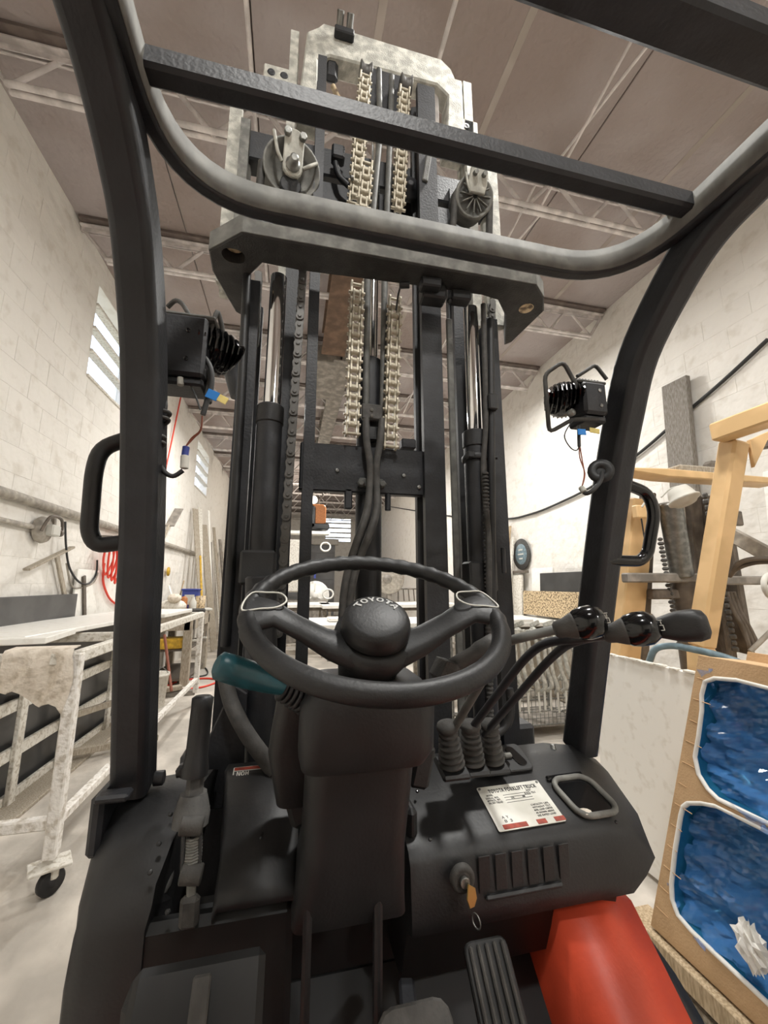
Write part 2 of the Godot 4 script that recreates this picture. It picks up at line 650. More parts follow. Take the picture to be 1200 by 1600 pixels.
func courses(wall: Node3D, x: float, nx: float, holes: Array, near: float) -> void:  # painted concrete blocks, proud of their joints
	var shapes := {}
	var rest := B.new()
	var count := 0
	var row := 0
	var y := 0.0
	while y < HT - 0.01:
		var z := ZB - (0.2 if row % 2 else 0.0)
		while z < 0.6:
			var z0 := maxf(z, ZB)
			var z1 := minf(z + 0.4, 0.6)
			var spans := [[z0, z1]]
			for h in holes:
				if y + 0.1 > h[2] and y + 0.1 < h[3]:
					var nxt := []
					for s in spans:
						if s[1] <= h[0] or s[0] >= h[1]: nxt.append(s)
						else:
							if s[0] < h[0]: nxt.append([s[0], h[0]])
							if s[1] > h[1]: nxt.append([h[1], s[1]])
					spans = nxt
			for s in spans:
				var w: float = s[1] - s[0]
				if w < 0.03: continue
				var hh := minf(0.2, HT - y)
				var c := Vector3(x + nx * 0.0, y + hh / 2, (s[0] + s[1]) / 2)
				var proud := rng.randf_range(-0.0006, 0.0006)
				if c.z > near and c.z < -1.4 and count < 298:
					var key := "%.2f %.2f" % [w, hh]
					if not shapes.has(key):
						shapes[key] = B.new().box(Vector3.ZERO, Vector3(0.02, hh - 0.003, w - 0.003), 0.0012).mesh(Vector3.ZERO)
					var o := MeshInstance3D.new()
					o.name = numbered("block", wall)
					o.mesh = shapes[key]
					o.material_override = [M.wall, M.wall, M.wall_b, M.wall_c][rng.randi() % 4]
					wall.add_child(o, true)
					o.position = c + Vector3(nx * (proud - 0.0078), 0, 0) - gpos(wall)
					count += 1
				else:
					rest.box(c + Vector3(nx * (proud - 0.0078), 0, 0), Vector3(0.02, hh - 0.003, w - 0.003), 0.0012)
			z += 0.4
		y += 0.2
		row += 1
	var r := put(rest, "far_blocks", M.wall, wall)
	r.set_meta("kind", "stuff")


func shell() -> void:
	struct(B.new().box(Vector3((XL + XR) / 2, -0.1, (ZB + ZF) / 2), Vector3(XR - XL + 0.8, 0.2, ZF - ZB + 0.8), 0), "floor", M.floor)
	# roof panels on the trusses, with taped seams
	var ceil := struct(B.new().box(Vector3((XL + XR) / 2, HT + 0.14, (ZB + ZF) / 2), Vector3(XR - XL + 0.8, 0.2, ZF - ZB + 0.8), 0), "ceiling", M.ceiling)
	var seams := [XL - 0.1, -1.1, -0.36, 0.39, 1.25, 2.09, 2.9, XR + 0.1]
	var z := -1.03 + 2.7 * 2
	while z > ZB:
		for i in seams.size() - 1:
			var b := B.new().box(Vector3((seams[i] + seams[i + 1]) / 2, HT + 0.02, z - 1.35), Vector3(seams[i + 1] - seams[i] - 0.008, 0.04 + rng.randf() * 0.003, 2.692), 0.004)
			put(b, "roof_panel", M.ceiling, ceil)
		for i in [3, 4, 6]:
			put(B.new().box(Vector3(seams[i], HT - 0.002, z - 1.35), Vector3(0.05, 0.006, 2.68), 0.002), "seam_tape", M.seam, ceil)
		z -= 2.7
	# walls
	var lw := [[-5.25, -4.17, 3.4, 4.4], [-9.95, -8.75, 3.4, 4.4], [-14.6, -13.4, 3.4, 4.4]]
	var wl := struct(cut_wall(XL - 0.2, XL, lw), "wall_left", M.wall)
	courses(wl, XL, 1.0, lw, -6.4)
	var wr := struct(cut_wall(XR, XR + 0.2, []), "wall_right", M.wall)
	courses(wr, XR, -1.0, [], -6.0)
	var n := 0
	for h in lw: window(n, h); n += 1
	struct(B.new().box(Vector3((XL + XR) / 2, HT / 2, ZF + 0.1), Vector3(XR - XL + 0.8, HT, 0.2), 0), "wall_back", M.wall)
	# end wall with a window and a roller door
	var wx0 := 1.55
	var wx1 := 2.75
	var wy0 := 3.35
	var wy1 := 4.5
	var e := B.new()
	e.box(Vector3((XL + wx0) / 2, HT / 2, ZB - 0.1), Vector3(wx0 - XL, HT, 0.2), 0)
	e.box(Vector3((XR + wx1) / 2, HT / 2, ZB - 0.1), Vector3(XR - wx1, HT, 0.2), 0)
	e.box(Vector3((wx0 + wx1) / 2, wy0 / 2, ZB - 0.1), Vector3(wx1 - wx0, wy0, 0.2), 0)
	e.box(Vector3((wx0 + wx1) / 2, (wy1 + HT) / 2, ZB - 0.1), Vector3(wx1 - wx0, HT - wy1, 0.2), 0)
	struct(e, "wall_front", M.wall)
	var w := struct(B.new().box(Vector3((wx0 + wx1) / 2, wy0 + 0.02, ZB - 0.08), Vector3(wx1 - wx0, 0.04, 0.26), 0.004), "window_4", M.white_rough)
	for k in range(1, 5):
		put(B.new().box(Vector3((wx0 + wx1) / 2, wy0 + k * (wy1 - wy0) / 5, ZB - 0.06), Vector3(wx1 - wx0, 0.06, 0.16), 0.004), "window_bar", M.white_rough, w)
	put(B.new().box(Vector3((wx0 + wx1) / 2, (wy0 + wy1) / 2, ZB - 0.12), Vector3(wx1 - wx0, wy1 - wy0, 0.006), 0), "pane", M.glass, w)
	var d := struct(B.new().box(Vector3(0.3, 1.6, ZB + 0.02), Vector3(3.4, 3.2, 0.04), 0.005), "door_1", M.door_grey)
	for k in 8:
		put(B.new().box(Vector3(0.3, 0.2 + k * 0.4, ZB + 0.05), Vector3(3.3, 0.38, 0.03), 0.012), "door_panel", M.door_grey, d)
	struct(B.new().box(Vector3(0.3, 3.35, ZB + 0.1), Vector3(3.7, 0.28, 0.24), 0.01), "trim_1", M.wall_b)
	# shrub outside the nearest window
	var t := thing("shrub", Vector3(XL - 0.9, 0, -5.1), "green leafy shrub outside the nearest left window", "shrub")
	put(B.new().tube([Vector3(XL - 0.9, 0, -5.1), Vector3(XL - 0.85, 2.0, -5.0), Vector3(XL - 0.8, 3.4, -4.9)], [0.05, 0.035, 0.01], 6), "stem", M.wood_dark, t)
	var lv := B.new()
	for k in 260:
		var p := Vector3(XL - 0.85 + rng.randf_range(-0.4, 0.4), rng.randf_range(2.2, 3.62), -4.9 + rng.randf_range(-0.7, 0.5))
		lv.box(p, Vector3(0.10, 0.004, 0.05), 0, Basis.from_euler(Vector3(rng.randf() * 3.0, rng.randf() * 6.0, rng.randf() * 3.0)))
	put(lv, "leaves", M.leaf, t)
	trusses()
	crane()


func window(n: int, h: Array) -> void:
	var zc: float = (h[0] + h[1]) / 2
	var w := struct(B.new().box(Vector3(XL - 0.1, h[2] + 0.015, zc), Vector3(0.24, 0.03, h[1] - h[0]), 0.004), "window_%d" % (n + 1), M.white_rough)
	for k in 3:  # thick concrete louvres that split the opening into four lights
		var y: float = h[2] + 0.28 + k * 0.25
		put(B.new().box(Vector3(XL - 0.02, y, zc), Vector3(0.09, 0.032, h[1] - h[0] + 0.02), 0.006), "louvre", M.white_rough, w)
	put(B.new().box(Vector3(XL - 0.17, (h[2] + h[3]) / 2, zc), Vector3(0.006, h[3] - h[2], h[1] - h[0]), 0), "pane", M.glass, w)


func trusses() -> void:
	var order := ["right behind the lift truck operator", "nearest in view, behind the mast top", "second in view, beyond the mast top plate", "third in view, seen through the mast", "fourth in view, over the grey crane beam", "fifth in view, before the far left window", "sixth in view, over the far left window", "seventh in view", "eighth in view", "ninth in view", "tenth in view", "eleventh in view", "last but one before the end wall", "last before the end wall"]
	var proto: Node3D
	for i in order.size():
		var z := -1.03 - 1.35 * i
		if i == 0:
			proto = thing("roof_truss", Vector3(0.8, 4.32, z), "", "truss")
			var t := proto
			var tc := B.new()
			for s in [-0.028, 0.028]:
				tc.box(Vector3((XL + XR) / 2, 4.655, z + s), Vector3(XR - XL - 0.02, 0.014, 0.052), 0.002)
				tc.box(Vector3((XL + XR) / 2, 4.63, z + s * 0.4), Vector3(XR - XL - 0.02, 0.05, 0.008), 0.002)
			put(tc, "top_chord", M.truss, t)
			for s in [-0.024, 0.024]:
				put(B.new().cyl(Vector3(-1.78, 4.345, z + s), Vector3(3.42, 4.345, z + s), 0.019, 8), "bottom_chord", M.truss, t)
			var x := -1.78
			while x < 3.3:
				put(B.new().cyl(Vector3(x, 4.345, z), Vector3(x + 0.25, 4.64, z), 0.017, 6), "web_bar", M.truss, t)
				put(B.new().cyl(Vector3(x + 0.33, 4.64, z), Vector3(x + 0.58, 4.345, z), 0.017, 6), "web_bar", M.truss, t)
				x += 0.58
			put(B.new().cyl(Vector3(XL + 0.02, 4.64, z), Vector3(-1.76, 4.345, z), 0.017, 6), "web_bar", M.truss, t)
			put(B.new().cyl(Vector3(XR - 0.02, 4.64, z), Vector3(3.42, 4.345, z), 0.017, 6), "web_bar", M.truss, t)
			put(B.new().box(Vector3((XL + XR) / 2, 4.683, z + 0.06), Vector3(XR - XL - 0.04, 0.03, 0.09), 0.003), "edge_strip", M.truss_dark, t)
		var o := proto if i == 0 else proto.duplicate()
		if i > 0:
			o.name = numbered("roof_truss")
			add_child(o, true)
			o.position.z = z
		tag(o, "white bar joist under the roof, " + order[i], "truss", "roof trusses")
	# bridging rods that cross between the trusses, and conduits along the roof
	for i in 4:
		var z0 := -1.03 - 1.35 * i
		var t := thing("cross_bracing", Vector3(1.86, 4.34, z0 - 0.67), "thin white crossed bracing rods between roof trusses, " + ["left of the lamp flare, nearest", "right of the mast, second bay", "third bay", "fourth bay"][i], "bracing", "roof bracing rods")
		put(B.new().cyl(Vector3(1.83, 4.63, z0), Vector3(1.83, 4.36, z0 - 1.35), 0.011, 6), "rod", M.truss, t)
		put(B.new().cyl(Vector3(1.87, 4.36, z0), Vector3(1.87, 4.63, z0 - 1.35), 0.011, 6), "rod", M.truss, t)
	one(B.new().cyl(Vector3(-0.36, 4.52, 1.0), Vector3(-0.36, 4.52, -4.0), 0.014, 8), "roof_conduit", M.truss, "thin white conduit under the roof left of the mast top", "conduit")
	one(B.new().cyl(Vector3(0.75, 4.52, 1.0), Vector3(0.75, 4.52, -4.0), 0.014, 8), "roof_conduit", M.truss, "thin white conduit under the roof behind the right end of the mast top", "conduit")


func crane() -> void:
	var t := thing("crane_beam", Vector3(0.42, 4.3, -3.8), "dark brown rusty overhead crane beam seen through the mast", "beam")
	put(B.new().box(Vector3(0.42, 4.31, -3.75), Vector3(0.30, 0.02, 2.0), 0.003), "bottom_flange", M.rust_brown, t)
	put(B.new().box(Vector3(0.42, 4.46, -3.75), Vector3(0.02, 0.29, 2.0), 0.003), "web", M.rust_brown, t)
	put(B.new().box(Vector3(0.42, 4.61, -3.75), Vector3(0.30, 0.02, 2.0), 0.003), "top_flange", M.rust_brown, t)
	var g := thing("crane_beam", Vector3(0.5, 4.3, -6.2), "grey steel crane beam running on beyond the brown one", "beam")
	put(B.new().box(Vector3(0.56, 4.28, -7.4), Vector3(0.24, 0.02, 5.2), 0.003), "bottom_flange", M.grey_steel, g)
	put(B.new().box(Vector3(0.56, 4.43, -7.4), Vector3(0.02, 0.28, 5.2), 0.003), "web", M.grey_steel, g)
	put(B.new().box(Vector3(0.56, 4.58, -7.4), Vector3(0.24, 0.02, 5.2), 0.003), "top_flange", M.grey_steel, g)
	put(B.new().box(Vector3(0.33, 4.38, -5.4), Vector3(0.42, 0.24, 1.1), 0.01), "end_plate", M.grey_steel, g)
	var h := thing("chain_hoist", Vector3(0.5502, 2.9229, -8.9768), "orange and black electric chain hoist hanging from a hook beyond the mast", "hoist")
	var c := Vector3(0.5502, 2.9229, -8.9768)
	put(B.new().plate(off(rect(0.34, 0.46, 0.08), Vector2(0.0, 0.0)), 0.26, Transform3D(Basis(), c - Vector3(0, 0, 0.13)), 0.02), "motor_body", M.orange, h)
	put(B.new().plate(rect(0.2, 0.5, 0.06), 0.3, Transform3D(Basis(), c - Vector3(0.16, 0.06, 0.15)), 0.02), "gear_cover", M.gloss_black, h)
	put(B.new().plate(rect(0.46, 0.14, 0.05), 0.3, Transform3D(Basis(), c - Vector3(-0.02, 0.27, 0.15)), 0.02), "base_cover", M.gloss_black, h)
	put(B.new().tube(curve([c + Vector3(0, 0.23, 0), c + Vector3(0.02, 0.36, 0), c + Vector3(0.1, 0.45, 0), c + Vector3(0.06, 0.56, 0), c + Vector3(-0.05, 0.52, 0)], 5), 0.022, 8), "hook", M.mast_dirty, h)
	put(B.new().cyl(c + Vector3(0.06, 0.56, 0), Vector3(c.x + 0.06, 4.28, c.z), 0.012, 6), "load_chain", M.mast_dirty, h)
	var l := thing("work_lamp", Vector3(0.5799, 3.8653, -11.83), "small bright bare lamp glowing beside the chain hoist", "lamp")
	var p := Vector3(0.5799, 3.8653, -11.83)
	put(B.new().ball(p, Vector3(0.12, 0.12, 0.12), 14), "bulb", M.glow, l)
	put(B.new().lathe(p + UP * 0.06, UP, [Vector2(0.07, 0.0), Vector2(0.05, 0.1), Vector2(0.03, 0.14)], 14), "socket", M.white, l)
	put(B.new().cyl(p + UP * 0.18, Vector3(p.x, 4.64, p.z), 0.008, 6), "cord", M.white, l)
	var o := OmniLight3D.new()
	o.name = "bulb_light"
	o.light_color = Color(1, 0.96, 0.9)
	o.light_energy = 3.0
	o.light_size = 0.09
	o.omni_range = 40.0
	o.omni_attenuation = 2.0
	o.shadow_enabled = true
	l.add_child(o, true)

# ---------------------------------------------------------------- the lift truck
func lift_truck() -> void:
	truck = thing("forklift", Vector3(0.235, 0, -0.9), "black and red forklift in the foreground, seen from its driver's place towards the mast", "forklift")
	guard()
	mast()
	body()
	wheel()
	controls()
	for s in [-1, 1]: work_light(s)


func leg_path(pts: Array) -> Array:
	return curve(pts, 5)


func guard() -> void:
	var t := truck
	var sec := off(rect(0.058, 0.072, 0.013, 3), Vector2(0, 0.036))
	var L := [Vector3(-0.256, 1.04, -0.83), Vector3(-0.256, 1.31, -0.769), Vector3(-0.256, 1.466, -0.745), Vector3(-0.256, 1.717, -0.68), Vector3(-0.256, 1.825, -0.637), Vector3(-0.256, 1.92, -0.582), Vector3(-0.256, 1.965, -0.535), Vector3(-0.256, 2.008, -0.47), Vector3(-0.256, 2.034, -0.40), Vector3(-0.256, 2.05, -0.3), Vector3(-0.256, 2.054, -0.15), Vector3(-0.256, 2.054, 0.9)]
	var R := [Vector3(0.726, 0.985, -0.921), Vector3(0.726, 1.447, -0.788), Vector3(0.726, 1.646, -0.725), Vector3(0.726, 1.766, -0.68), Vector3(0.726, 1.874, -0.629), Vector3(0.726, 1.965, -0.54), Vector3(0.726, 2.011, -0.473), Vector3(0.726, 2.03, -0.40), Vector3(0.726, 2.045, -0.31), Vector3(0.726, 2.054, -0.15), Vector3(0.726, 2.054, 0.9)]
	for p in [L, R]:
		put(B.new().sweep(leg_path(p), sec, RT), "guard_leg", M.paint, t)
	for x in [-0.256, 0.726]:
		put(B.new().beam(Vector3(x, 2.08, 0.86), Vector3(x, 0.9, 1.2), 0.06, 0.06, 0.01), "guard_rear_leg", M.paint, t)
	# roof frame: a U of flat bar inside the legs
	var u := bend([Vector3(-0.2265, 2.069, 0.9), Vector3(-0.2265, 2.069, -0.64), Vector3(0.690, 2.069, -0.64), Vector3(0.690, 2.069, 0.9)], 0.17, 10)
	put(B.new().sweep(u, rect(0.056, 0.024, 0.005, 2), UP), "roof_frame", M.paint, t)
	put(B.new().sweep(u, off(rect(0.049, 0.002), Vector2(0, 0.0128)), UP, false, 2), "lit_dust_face", M.lit_dust_face, t, "painted light and pale dust on the inner face of the roof frame")  # lit inner face painted paler, dust included; the bar itself stays dark
	var yb := 2.078
	put(B.new().box(Vector3(0.235, yb + 0.003, -0.480), Vector3(0.93, 0.036, 0.030), 0.005), "guard_bar", M.paint, t)
	for z in [-0.282, -0.15, -0.02, 0.11, 0.24, 0.37, 0.50, 0.63, 0.76]:
		put(B.new().box(Vector3(0.235, yb, z), Vector3(0.93, 0.040, 0.05 if z < -0.2 else 0.036), 0.005), "guard_bar", M.paint, t)
	var wd := B.new()
	wd.ball(Vector3(-0.213, 2.108, -0.5), Vector3(0.012, 0.02, 0.02), 8)
	wd.ball(Vector3(0.682, 2.108, -0.5), Vector3(0.02, 0.012, 0.02), 8)
	put(wd, "weld", M.dust_steel, t)
	# grab handles
	for s in [0, 1]:
		var h: Array
		if s == 0: h = [Vector3(-0.2856, 1.6557, -0.76), Vector3(-0.3304, 1.6332, -0.76), Vector3(-0.3344, 1.5911, -0.755), Vector3(-0.3366, 1.4882, -0.77), Vector3(-0.3254, 1.4639, -0.775), Vector3(-0.2741, 1.4733, -0.78)]
		else: h = [Vector3(0.7493, 1.6405, -0.775), Vector3(0.8216, 1.6139, -0.765), Vector3(0.8353, 1.5679, -0.765), Vector3(0.8222, 1.4708, -0.785), Vector3(0.8029, 1.4527, -0.79), Vector3(0.7143, 1.4537, -0.8)]
		put(B.new().tube(bend(h, 0.05, 4), 0.0135, 12), "grab_handle", M.gloss_black if s else M.rubber, t)
	# foot sockets and grommets on the legs
	put(B.new().box(Vector3(-0.287, 1.02, -0.85), Vector3(0.02, 0.09, 0.11), 0.006), "leg_bracket", M.paint, t)
	put(B.new().box(Vector3(-0.265, 1.062, -0.80), Vector3(0.05, 0.012, 0.03), 0.004), "leg_bracket", M.paint, t)
	put(B.new().cyl(Vector3(-0.222, 1.06, -0.855), Vector3(-0.205, 1.06, -0.855), 0.012, 6), "leg_bolt", M.paint, t)
	var gp := Vector3(0.6403, 1.6362, -0.7)
	put(B.new().lathe(gp + Vector3(-0.004, 0, 0.0), Vector3(-0.55, 0.1, 0.8), [Vector2(0.026, 0), Vector2(0.026, 0.006), Vector2(0.012, 0.009), Vector2(0.008, 0.004)], 18), "grommet", M.rubber, t)
	put(B.new().tube(curve([gp, Vector3(0.615, 1.6085, -0.68), Vector3(0.5944, 1.5884, -0.68), Vector3(0.5854, 1.5835, -0.69), Vector3(0.5843, 1.598, -0.7)], 4), 0.0045, 8), "light_cable", M.cable, t)
	put(B.new().cyl(Vector3(0.5843, 1.598, -0.7), Vector3(0.5826, 1.5861, -0.69), 0.006, 8), "light_cable_sleeve", M.dust_steel, t)
	for w in 2: put(B.new().tube(curve([Vector3(0.5858, 1.5981, -0.7), Vector3(0.5952, 1.6291, -0.7).lerp(Vector3(0.5968, 1.6292, -0.7), w), Vector3(0.5925, 1.6641, -0.7).lerp(Vector3(0.5878, 1.6637, -0.7), w), Vector3(0.5898, 1.6995, -0.7)], 4), 0.0014, 5), "light_wire", M.wire_red, t)
	# loops of tape and cable on the left leg
	put(B.new().tube(curve([Vector3(-0.2524, 1.7651, -0.75), Vector3(-0.2367, 1.7394, -0.74), Vector3(-0.2286, 1.711, -0.735), Vector3(-0.231, 1.6915, -0.735), Vector3(-0.2332, 1.6698, -0.735), Vector3(-0.2375, 1.6454, -0.74), Vector3(-0.2358, 1.6214, -0.745), Vector3(-0.2257, 1.5968, -0.75), Vector3(-0.2094, 1.5873, -0.75), Vector3(-0.1937, 1.5988, -0.75)], 5), 0.0042, 8), "light_cable", M.cable, t)
	for k in 4:
		var c: Vector3 = [Vector3(-0.2306, 1.6931, -0.733), Vector3(-0.2316, 1.6811, -0.733), Vector3(-0.236, 1.6491, -0.737), Vector3(-0.2363, 1.6389, -0.738)][k]
		put(B.new().tube(curve([c + Vector3(-0.012, -0.004, 0), c + Vector3(0, 0.004, 0.009), c + Vector3(0.012, 0.003, 0), c + Vector3(0, -0.004, -0.008)], 4, true), 0.0035, 6, true), "cable_loop", M.rubber_dusty, t)
	put(B.new().cyl(Vector3(-0.1919, 1.6025, -0.75), Vector3(-0.1928, 1.6262, -0.75), 0.007, 10), "light_plug", M.mark, t)
	put(B.new().cyl(Vector3(-0.1928, 1.6262, -0.75), Vector3(-0.1921, 1.6431, -0.75), 0.006, 10), "light_plug", M.blue_box, t)
	for w in 2: put(B.new().tube(curve([Vector3(-0.1922, 1.6443, -0.75), Vector3(-0.1839, 1.6607, -0.75).lerp(Vector3(-0.1806, 1.661, -0.75), w), Vector3(-0.171, 1.6765, -0.75).lerp(Vector3(-0.17, 1.6766, -0.75), w), Vector3(-0.1698, 1.704, -0.75)], 4), 0.0014, 5), "light_wire", M.wire_red, t)


func work_light(s: int) -> void:
	var lt := s < 0
	var c := Vector3(-0.2178, 1.8476, -0.79) if lt else Vector3(0.6359, 1.8013, -0.72)   # middle of the bracket box
	var w := hub_node("work_light", c, truck)
	var box := Vector3(0.085, 0.125, 0.07) if lt else Vector3(0.06, 0.075, 0.06)
	put(B.new().box(c, box, 0.006), "bracket", M.paint, w)
	for k in 2:
		var y := 0.028 if k else -0.03
		put(B.new().lathe(c + Vector3(0.01, y * (1.0 if lt else 0.6), box.z / 2 - 0.001), BK, [Vector2(0.0045, 0), Vector2(0.0045, 0.0025), Vector2(0.002, 0.0025)], 10), "rivet", M.gloss_black if lt else M.steel, w)
	put(B.new().box(c + Vector3(0.005 if lt else 0.0, box.y / 2 + 0.004, -0.01), Vector3(box.x + 0.015, 0.008, box.z * 1.1), 0.003), "mount_plate", M.paint_dusty, w)
	put(B.new().box(c + Vector3(0.0, -box.y / 2 - 0.008, -0.005), Vector3(box.x * 0.95, 0.016, box.z * 0.9), 0.004), "foot_plate", M.paint, w)
	for k in 8:
		put(B.new().box(c + Vector3(-box.x / 2 + 0.006 + k * box.x / 7.6, box.y / 2 + 0.012, -0.02), Vector3(0.005, 0.016, 0.05), 0.0015), "top_fin", M.rubber_dusty, w)
	# finned lamp body, its back to us, pointing ahead
	var q := Vector3(-0.1635, 1.877, -0.8) if lt else Vector3(0.5794, 1.8151, -0.72)
	var ax := Vector3(0.45, -0.1, 0.85).normalized() if lt else Vector3(-0.45, -0.1, 0.85).normalized()
	var r := 0.046 if lt else 0.037
	put(B.new().lathe(q - ax * 0.05, ax, [Vector2(r, 0), Vector2(r * 1.05, 0.01), Vector2(r * 1.0, 0.03), Vector2(r * 0.75, 0.055), Vector2(r * 0.3, 0.068)], 22), "lamp_body", M.gloss_black, w)
	var bs := look(ax)
	for k in 9:
		var x := (k - 4) * r * 0.24
		var h := sqrt(maxf(r * r * 1.12 - x * x, 0.0001))
		var prof := []
		for j in 9:
			var a := PI * j / 8
			prof.append(Vector2(cos(a) * h, sin(a) * 0.082))
		put(B.new().plate(prof, 0.0026, Transform3D(Basis(bs.y, bs.z, bs.x), q - ax * 0.05 + bs.x * (x - 0.0013))), "fin", M.gloss_black, w)
	# bent rod guards
	if lt:
		put(B.new().tube(bend([Vector3(-0.2792, 1.9833, -0.85), Vector3(-0.2628, 1.9971, -0.84), Vector3(-0.2468, 1.9846, -0.83), Vector3(-0.2117, 1.9228, -0.8)], 0.012, 3), 0.0048, 8), "guard_loop", M.rubber_dusty, w)
		put(B.new().tube(bend([Vector3(-0.184, 1.8261, -0.8), Vector3(-0.1793, 1.8775, -0.78), Vector3(-0.165, 1.9466, -0.78), Vector3(-0.1562, 1.9157, -0.8), Vector3(-0.1582, 1.8625, -0.82)], 0.012, 3), 0.0048, 8), "guard_loop", M.rubber_dusty, w)
		put(B.new().box(Vector3(-0.1706, 1.7812, -0.79), Vector3(0.014, 0.07, 0.012), 0.003), "strut", M.rubber_dusty, w)
		put(B.new().tube(curve([Vector3(-0.1813, 1.8352, -0.77), Vector3(-0.1657, 1.8088, -0.765), Vector3(-0.1611, 1.7762, -0.765), Vector3(-0.1667, 1.7429, -0.765), Vector3(-0.1723, 1.7127, -0.765)], 4), 0.005, 8), "cable", M.cable, w)
		put(B.new().tube(curve([Vector3(-0.2093, 1.7861, -0.77), Vector3(-0.1926, 1.7593, -0.77), Vector3(-0.1787, 1.7245, -0.77)], 4), 0.0018, 6), "cable", M.cable, w)
		put(B.new().cyl(Vector3(-0.2168, 1.7825, -0.765), Vector3(-0.2155, 1.7671, -0.765), 0.006, 8), "screw", M.dust_steel, w)
		put(B.new().box(Vector3(-0.157, 1.7509, -0.758), Vector3(0.022, 0.018, 0.002), 0.0006, Basis(BK, -0.35)), "blue_tag", M.blue_tag, w, "blue tape tag")
		put(B.new().box(Vector3(-0.138, 1.743, -0.756), Vector3(0.018, 0.014, 0.002), 0.0006, Basis(BK, -0.45)), "yellow_tag", M.yellow_tag, w, "yellow paper tag")
	else:
		put(B.new().tube(bend([Vector3(0.5988, 1.8227, -0.7), Vector3(0.5673, 1.8828, -0.7), Vector3(0.5255, 1.8524, -0.71), Vector3(0.5255, 1.7178, -0.71), Vector3(0.5788, 1.7492, -0.7), Vector3(0.6439, 1.7555, -0.7)], 0.014, 3), 0.0046, 8), "guard_loop", M.rubber_dusty, w)
		put(B.new().tube(bend([Vector3(0.6686, 1.9033, -0.78), Vector3(0.7243, 1.9416, -0.78), Vector3(0.754, 1.9053, -0.78)], 0.012, 3), 0.0046, 8), "guard_loop", M.rubber_dusty, w)
		put(B.new().tube(curve([Vector3(0.5721, 1.7443, -0.69), Vector3(0.5469, 1.7064, -0.69), Vector3(0.5597, 1.6794, -0.69), Vector3(0.5765, 1.6779, -0.69), Vector3(0.5828, 1.7095, -0.69)], 5), 0.0014, 6), "cable", M.cable, w)
		put(B.new().cyl(Vector3(0.5833, 1.731, -0.69), Vector3(0.5802, 1.6838, -0.69), 0.0035, 8), "cable", M.cable, w)
		put(B.new().box(Vector3(0.583, 1.7136, -0.682), Vector3(0.02, 0.013, 0.002), 0.0006, Basis(BK, 0.05)), "blue_tag", M.blue_tag, w, "blue tape tag")
		put(B.new().box(Vector3(0.6149, 1.7193, -0.682), Vector3(0.024, 0.011, 0.002), 0.0006, Basis(BK, -0.08)), "yellow_tag", M.yellow_tag, w, "yellow paper tag")
		put(B.new().lathe(Vector3(0.5688, 1.7585, -0.69), BK, [Vector2(0.008, -0.006), Vector2(0.008, 0.004), Vector2(0.003, 0.006)], 10), "knob", M.steel, w)


func i_rail(x: float, y0: float, y1: float, z0: float, z1: float, w := 0.05, web := 0.018) -> B:
	var zz := z1 - z0
	var poly := [Vector2(-w / 2, 0), Vector2(w / 2, 0), Vector2(w / 2, -0.022), Vector2(web / 2, -0.03), Vector2(web / 2, -zz + 0.03), Vector2(w / 2, -zz + 0.022), Vector2(w / 2, -zz), Vector2(-w / 2, -zz), Vector2(-w / 2, -zz + 0.022), Vector2(-web / 2, -zz + 0.03), Vector2(-web / 2, -0.03), Vector2(-w / 2, -0.022)]
	return B.new().plate(poly, y1 - y0, Transform3D(Basis(RT, BK, UP), Vector3(x, y0, z1)), 0.003)


func chain(called: String, p: Vector3, q: Vector3, face: Vector3, pitch: float, w: float, dark: bool) -> void:
	# leaf chain: plates in pairs on pins; «face» is the way the flat plates look
	var c := hub_node(called, p.lerp(q, 1.0) if q.y < p.y else p, truck)
	var d := (q - p).normalized()
	var n := int(p.distance_to(q) / pitch)
	var f := (face - d * face.dot(d)).normalized()
	var side := d.cross(f)
	var hw := pitch * 0.42
	var out := []
	for k in 16:
		var a := TAU * k / 16
		var v := Vector2(cos(a) * hw, sin(a) * hw)
		v.y += pitch * 0.5 * (1.0 if sin(a) > 0.01 else -1.0)
		out.append(v)
	out.insert(8, Vector2(-hw * 0.72, 0))
	out.append(Vector2(hw * 0.72, 0))
	var bs := Basis(side, d, -f)
	if bs.determinant() < 0: bs = Basis(-side, d, -f)
	var meshes := []
	for odd in 2:
		var b := B.new()
		var g := w * (0.5 if odd == 0 else 0.28)
		for sg in [-1.0, 1.0]:
			b.plate(out, w * 0.17, Transform3D(bs, f * (sg * g) - bs.z * w * 0.085), 0.0006)
			pass
		if odd:
			for sg in [-0.5, 0.5]: b.cyl(d * pitch * sg - f * w * 0.27, d * pitch * sg + f * w * 0.27, hw * 0.8, 10)
		b.cyl(d * pitch * 0.5 - f * w * 0.76, d * pitch * 0.5 + f * w * 0.76, hw * 0.42, 8)
		b.cyl(-d * pitch * 0.5 - f * w * 0.4, -d * pitch * 0.5 + f * w * 0.4, hw * 0.42, 8)
		meshes.append(b.mesh(Vector3.ZERO))
	for k in n:
		var o := MeshInstance3D.new()
		o.name = numbered("link", c)
		o.mesh = meshes[k % 2]
		o.material_override = M.chain_dark if dark else M.chain
		c.add_child(o, true)
		o.position = p + d * pitch * (k + 0.5) - gpos(c)


